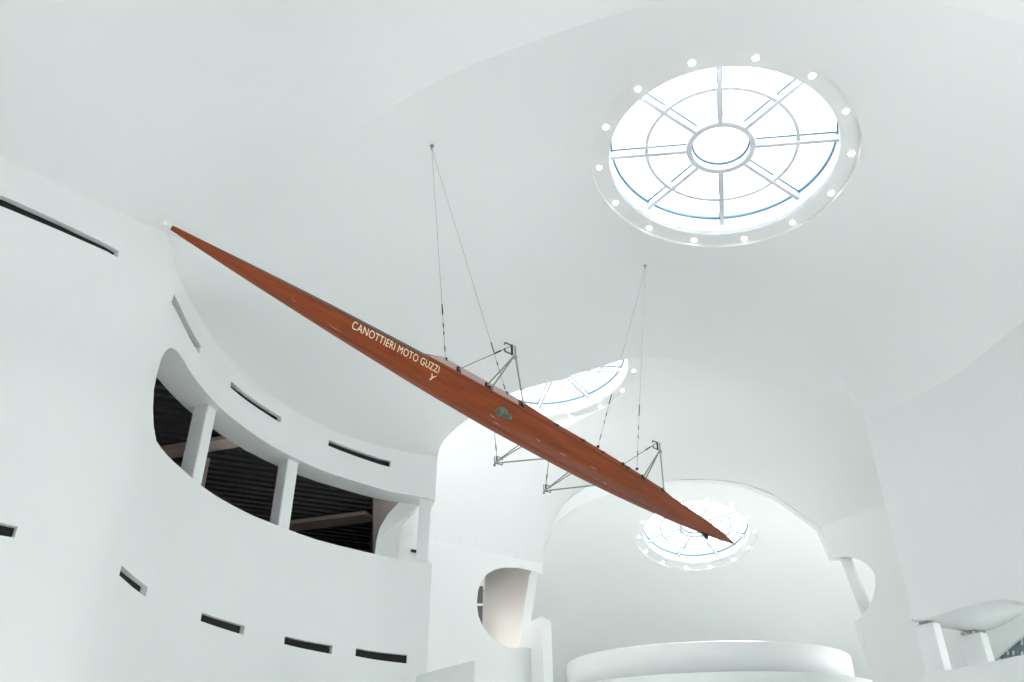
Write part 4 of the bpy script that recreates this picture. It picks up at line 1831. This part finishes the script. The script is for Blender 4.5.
def rigger(tip_px, att_t, side, z_tip, gate_dir):
    t, y = loc_of(*tip_px, z_tip)
    e = bpy.data.objects.new('rigger', None)
    COL.objects.link(e)
    e.parent = shell
    gz = 0.05
    tip = Vector((t, y, z_tip))
    root = [Vector((a, side * (beamw(a) + 0.01), gz if i != 1 else gz)) for i, a in enumerate(att_t)]
    low = Vector((att_t[1] + 0.07, side * (beamw(att_t[1]) + 0.01), 0.03))
    low2 = Vector((att_t[2] if gate_dir > 0 else att_t[0], side * (beamw(att_t[2]) + 0.01), -0.03))
    pin_lo = tip + Vector((0.03 * gate_dir, side * 0.02, -0.05))
    for k, (a, b, r) in enumerate(((root[0], tip + Vector((0, 0, 0.05)), 0.006), (root[1], pin_lo, 0.009), (low, pin_lo, 0.009), (root[2], pin_lo, 0.0105))):
        bm = bmesh.new()
        tube(bm, a, b, r, 10)
        obj('stay', bm, M['steel'], e)
    # turnbuckle on the top stay
    bm = bmesh.new()
    a, b = root[0], tip + Vector((0, 0, 0.05))
    tube(bm, a.lerp(b, 0.66), a.lerp(b, 0.80), 0.009, 8)
    obj('adjuster', bm, M['dark_steel'], e)
    # thole pin and swivel gate
    bm = bmesh.new()
    tube(bm, pin_lo + Vector((0, 0, -0.04)), pin_lo + Vector((0, 0, 0.10)), 0.010, 10)
    tube(bm, pin_lo + Vector((0, 0, -0.045)), pin_lo + Vector((0, 0, -0.015)), 0.020, 10)
    obj('pin', bm, M['steel'], e)
    bm = bmesh.new()
    g = gate_dir
    for sz in (-1, 1):
        c = [tip + Vector((0, 0, sz * 0.052)), tip + Vector((g * -0.10, -0.02 * side, sz * 0.052)), tip + Vector((g * -0.115, -0.02 * side, sz * 0.022))]
        polytube(bm, c, 0.0075, 6)
    boxm(bm, Matrix.Translation(tip), 0.018, 0.018, 0.12)
    obj('swivel_gate', bm, M['dark_steel'], e)
    for p in root + [low]:
        bm = bmesh.new()
        boxm(bm, Matrix.Translation(p + Vector((0, -side * 0.008, -0.01))), 0.05, 0.02, 0.07)
        obj('bracket', bm, M['dark_steel'], e)
    return e


rigger((512, 350), (3.35, 3.85, 4.56), 1, 0.16, 1)
rigger((657.5, 446), (7.2, 7.88, 8.68), 1, 0.16, 1)
rigger((497, 460), (4.68, 5.5, 6.42), -1, 0.16, -1)
rigger((546, 488), (6.06, 6.83, 7.9), -1, 0.16, -1)
# cleats along the near gunwale
for t in (5.35, 6.03, 6.6, 7.4):
    bm = bmesh.new()
    tube(bm, (t - 0.05, beamw(t) - 0.02, 0.06), (t + 0.06, beamw(t) - 0.02, 0.075), 0.012, 8)
    tube(bm, (t, beamw(t) - 0.02, 0.0), (t, beamw(t) - 0.02, 0.07), 0.01, 8)
    obj('cleat', bm, M['dark_steel'], shell)

def all_children(o):
    for c in o.children:
        yield c
        yield from all_children(c)


for c in all_children(shell):
    if c.type == 'MESH':
        c.data.transform(Matrix.Diagonal((1, -1, 1, 1)))
        c.data.flip_normals()

# ------------------------------------------------------------------ suspension cables
anc1 = hits(CEIL1, 432, 145, 5, 25)
anc2 = hits(CEIL1, 645, 265, 5, 25)


def bpt(t, y, z=0.05):
    return BM @ Vector((t, -y, z))


def cable(anchor, endp, label, hook, tb=(0.80, 0.97)):
    A_ = up(anchor) - Vector((0, 0, 0.02))
    e = empty('suspension_cable', A_)
    d = endp - A_
    bm = bmesh.new()
    tube(bm, (0, 0, -0.04), d, 0.003, 8)
    obj('wire', bm, M['cable'], e)
    bm = bmesh.new()
    L = d.length
    tube(bm, d * tb[0], d * (tb[0] + (tb[1] - tb[0]) * 0.22), 0.0075, 8)
    obj('turnbuckle', bm, M['dark_steel'], e)
    for u0, u1 in ((0.42, 0.50), (0.60, 0.66), (0.9, 1.0)):
        bm = bmesh.new()
        tube(bm, d * (tb[0] + (tb[1] - tb[0]) * u0), d * (tb[0] + (tb[1] - tb[0]) * u1), 0.0065, 8)
        obj('cable_clamp', bm, M['dark_steel'], e)
    bm = bmesh.new()
    boxm(bm, Matrix.Translation(d - d.normalized() * 0.01), 0.04, 0.02, 0.03)
    obj('shackle', bm, M['dark_steel'], e)
    if hook:
        bm = bmesh.new()
        bmesh.ops.create_cone(bm, cap_ends=True, segments=20, radius1=0.035, radius2=0.025, depth=0.02, matrix=Matrix.Translation((0, 0, 0.01)))
        tube(bm, (0, 0, 0), (0, 0, -0.05), 0.012)
        bmesh.ops.create_uvsphere(bm, u_segments=12, v_segments=8, radius=0.018, matrix=Matrix.Translation((0, 0, -0.05)))
        obj('ceiling_hook', bm, M['steel'], e)
    tag(e, label, 'cable')


def near_y(t):
    return beamw(t) - 0.03


cable(anc1, bpt(3.17, near_y(3.17), 0.1), 'thin steel cable to the bow half of the boat, the left one of its pair', True)
cable(anc1, bpt(4.27, near_y(4.27), 0.1), 'thin steel cable to the bow half of the boat, the slanting right one', False, (0.83, 0.985))
cable(anc2, bpt(6.48, near_y(6.48), 0.1), 'faint steel cable to the stern half of the boat, slanting to the left', False, (0.78, 0.97))
cable(anc2, bpt(7.75, near_y(7.75), 0.13), 'faint steel cable to the stern half of the boat, the nearly vertical one', True, (0.74, 0.95))
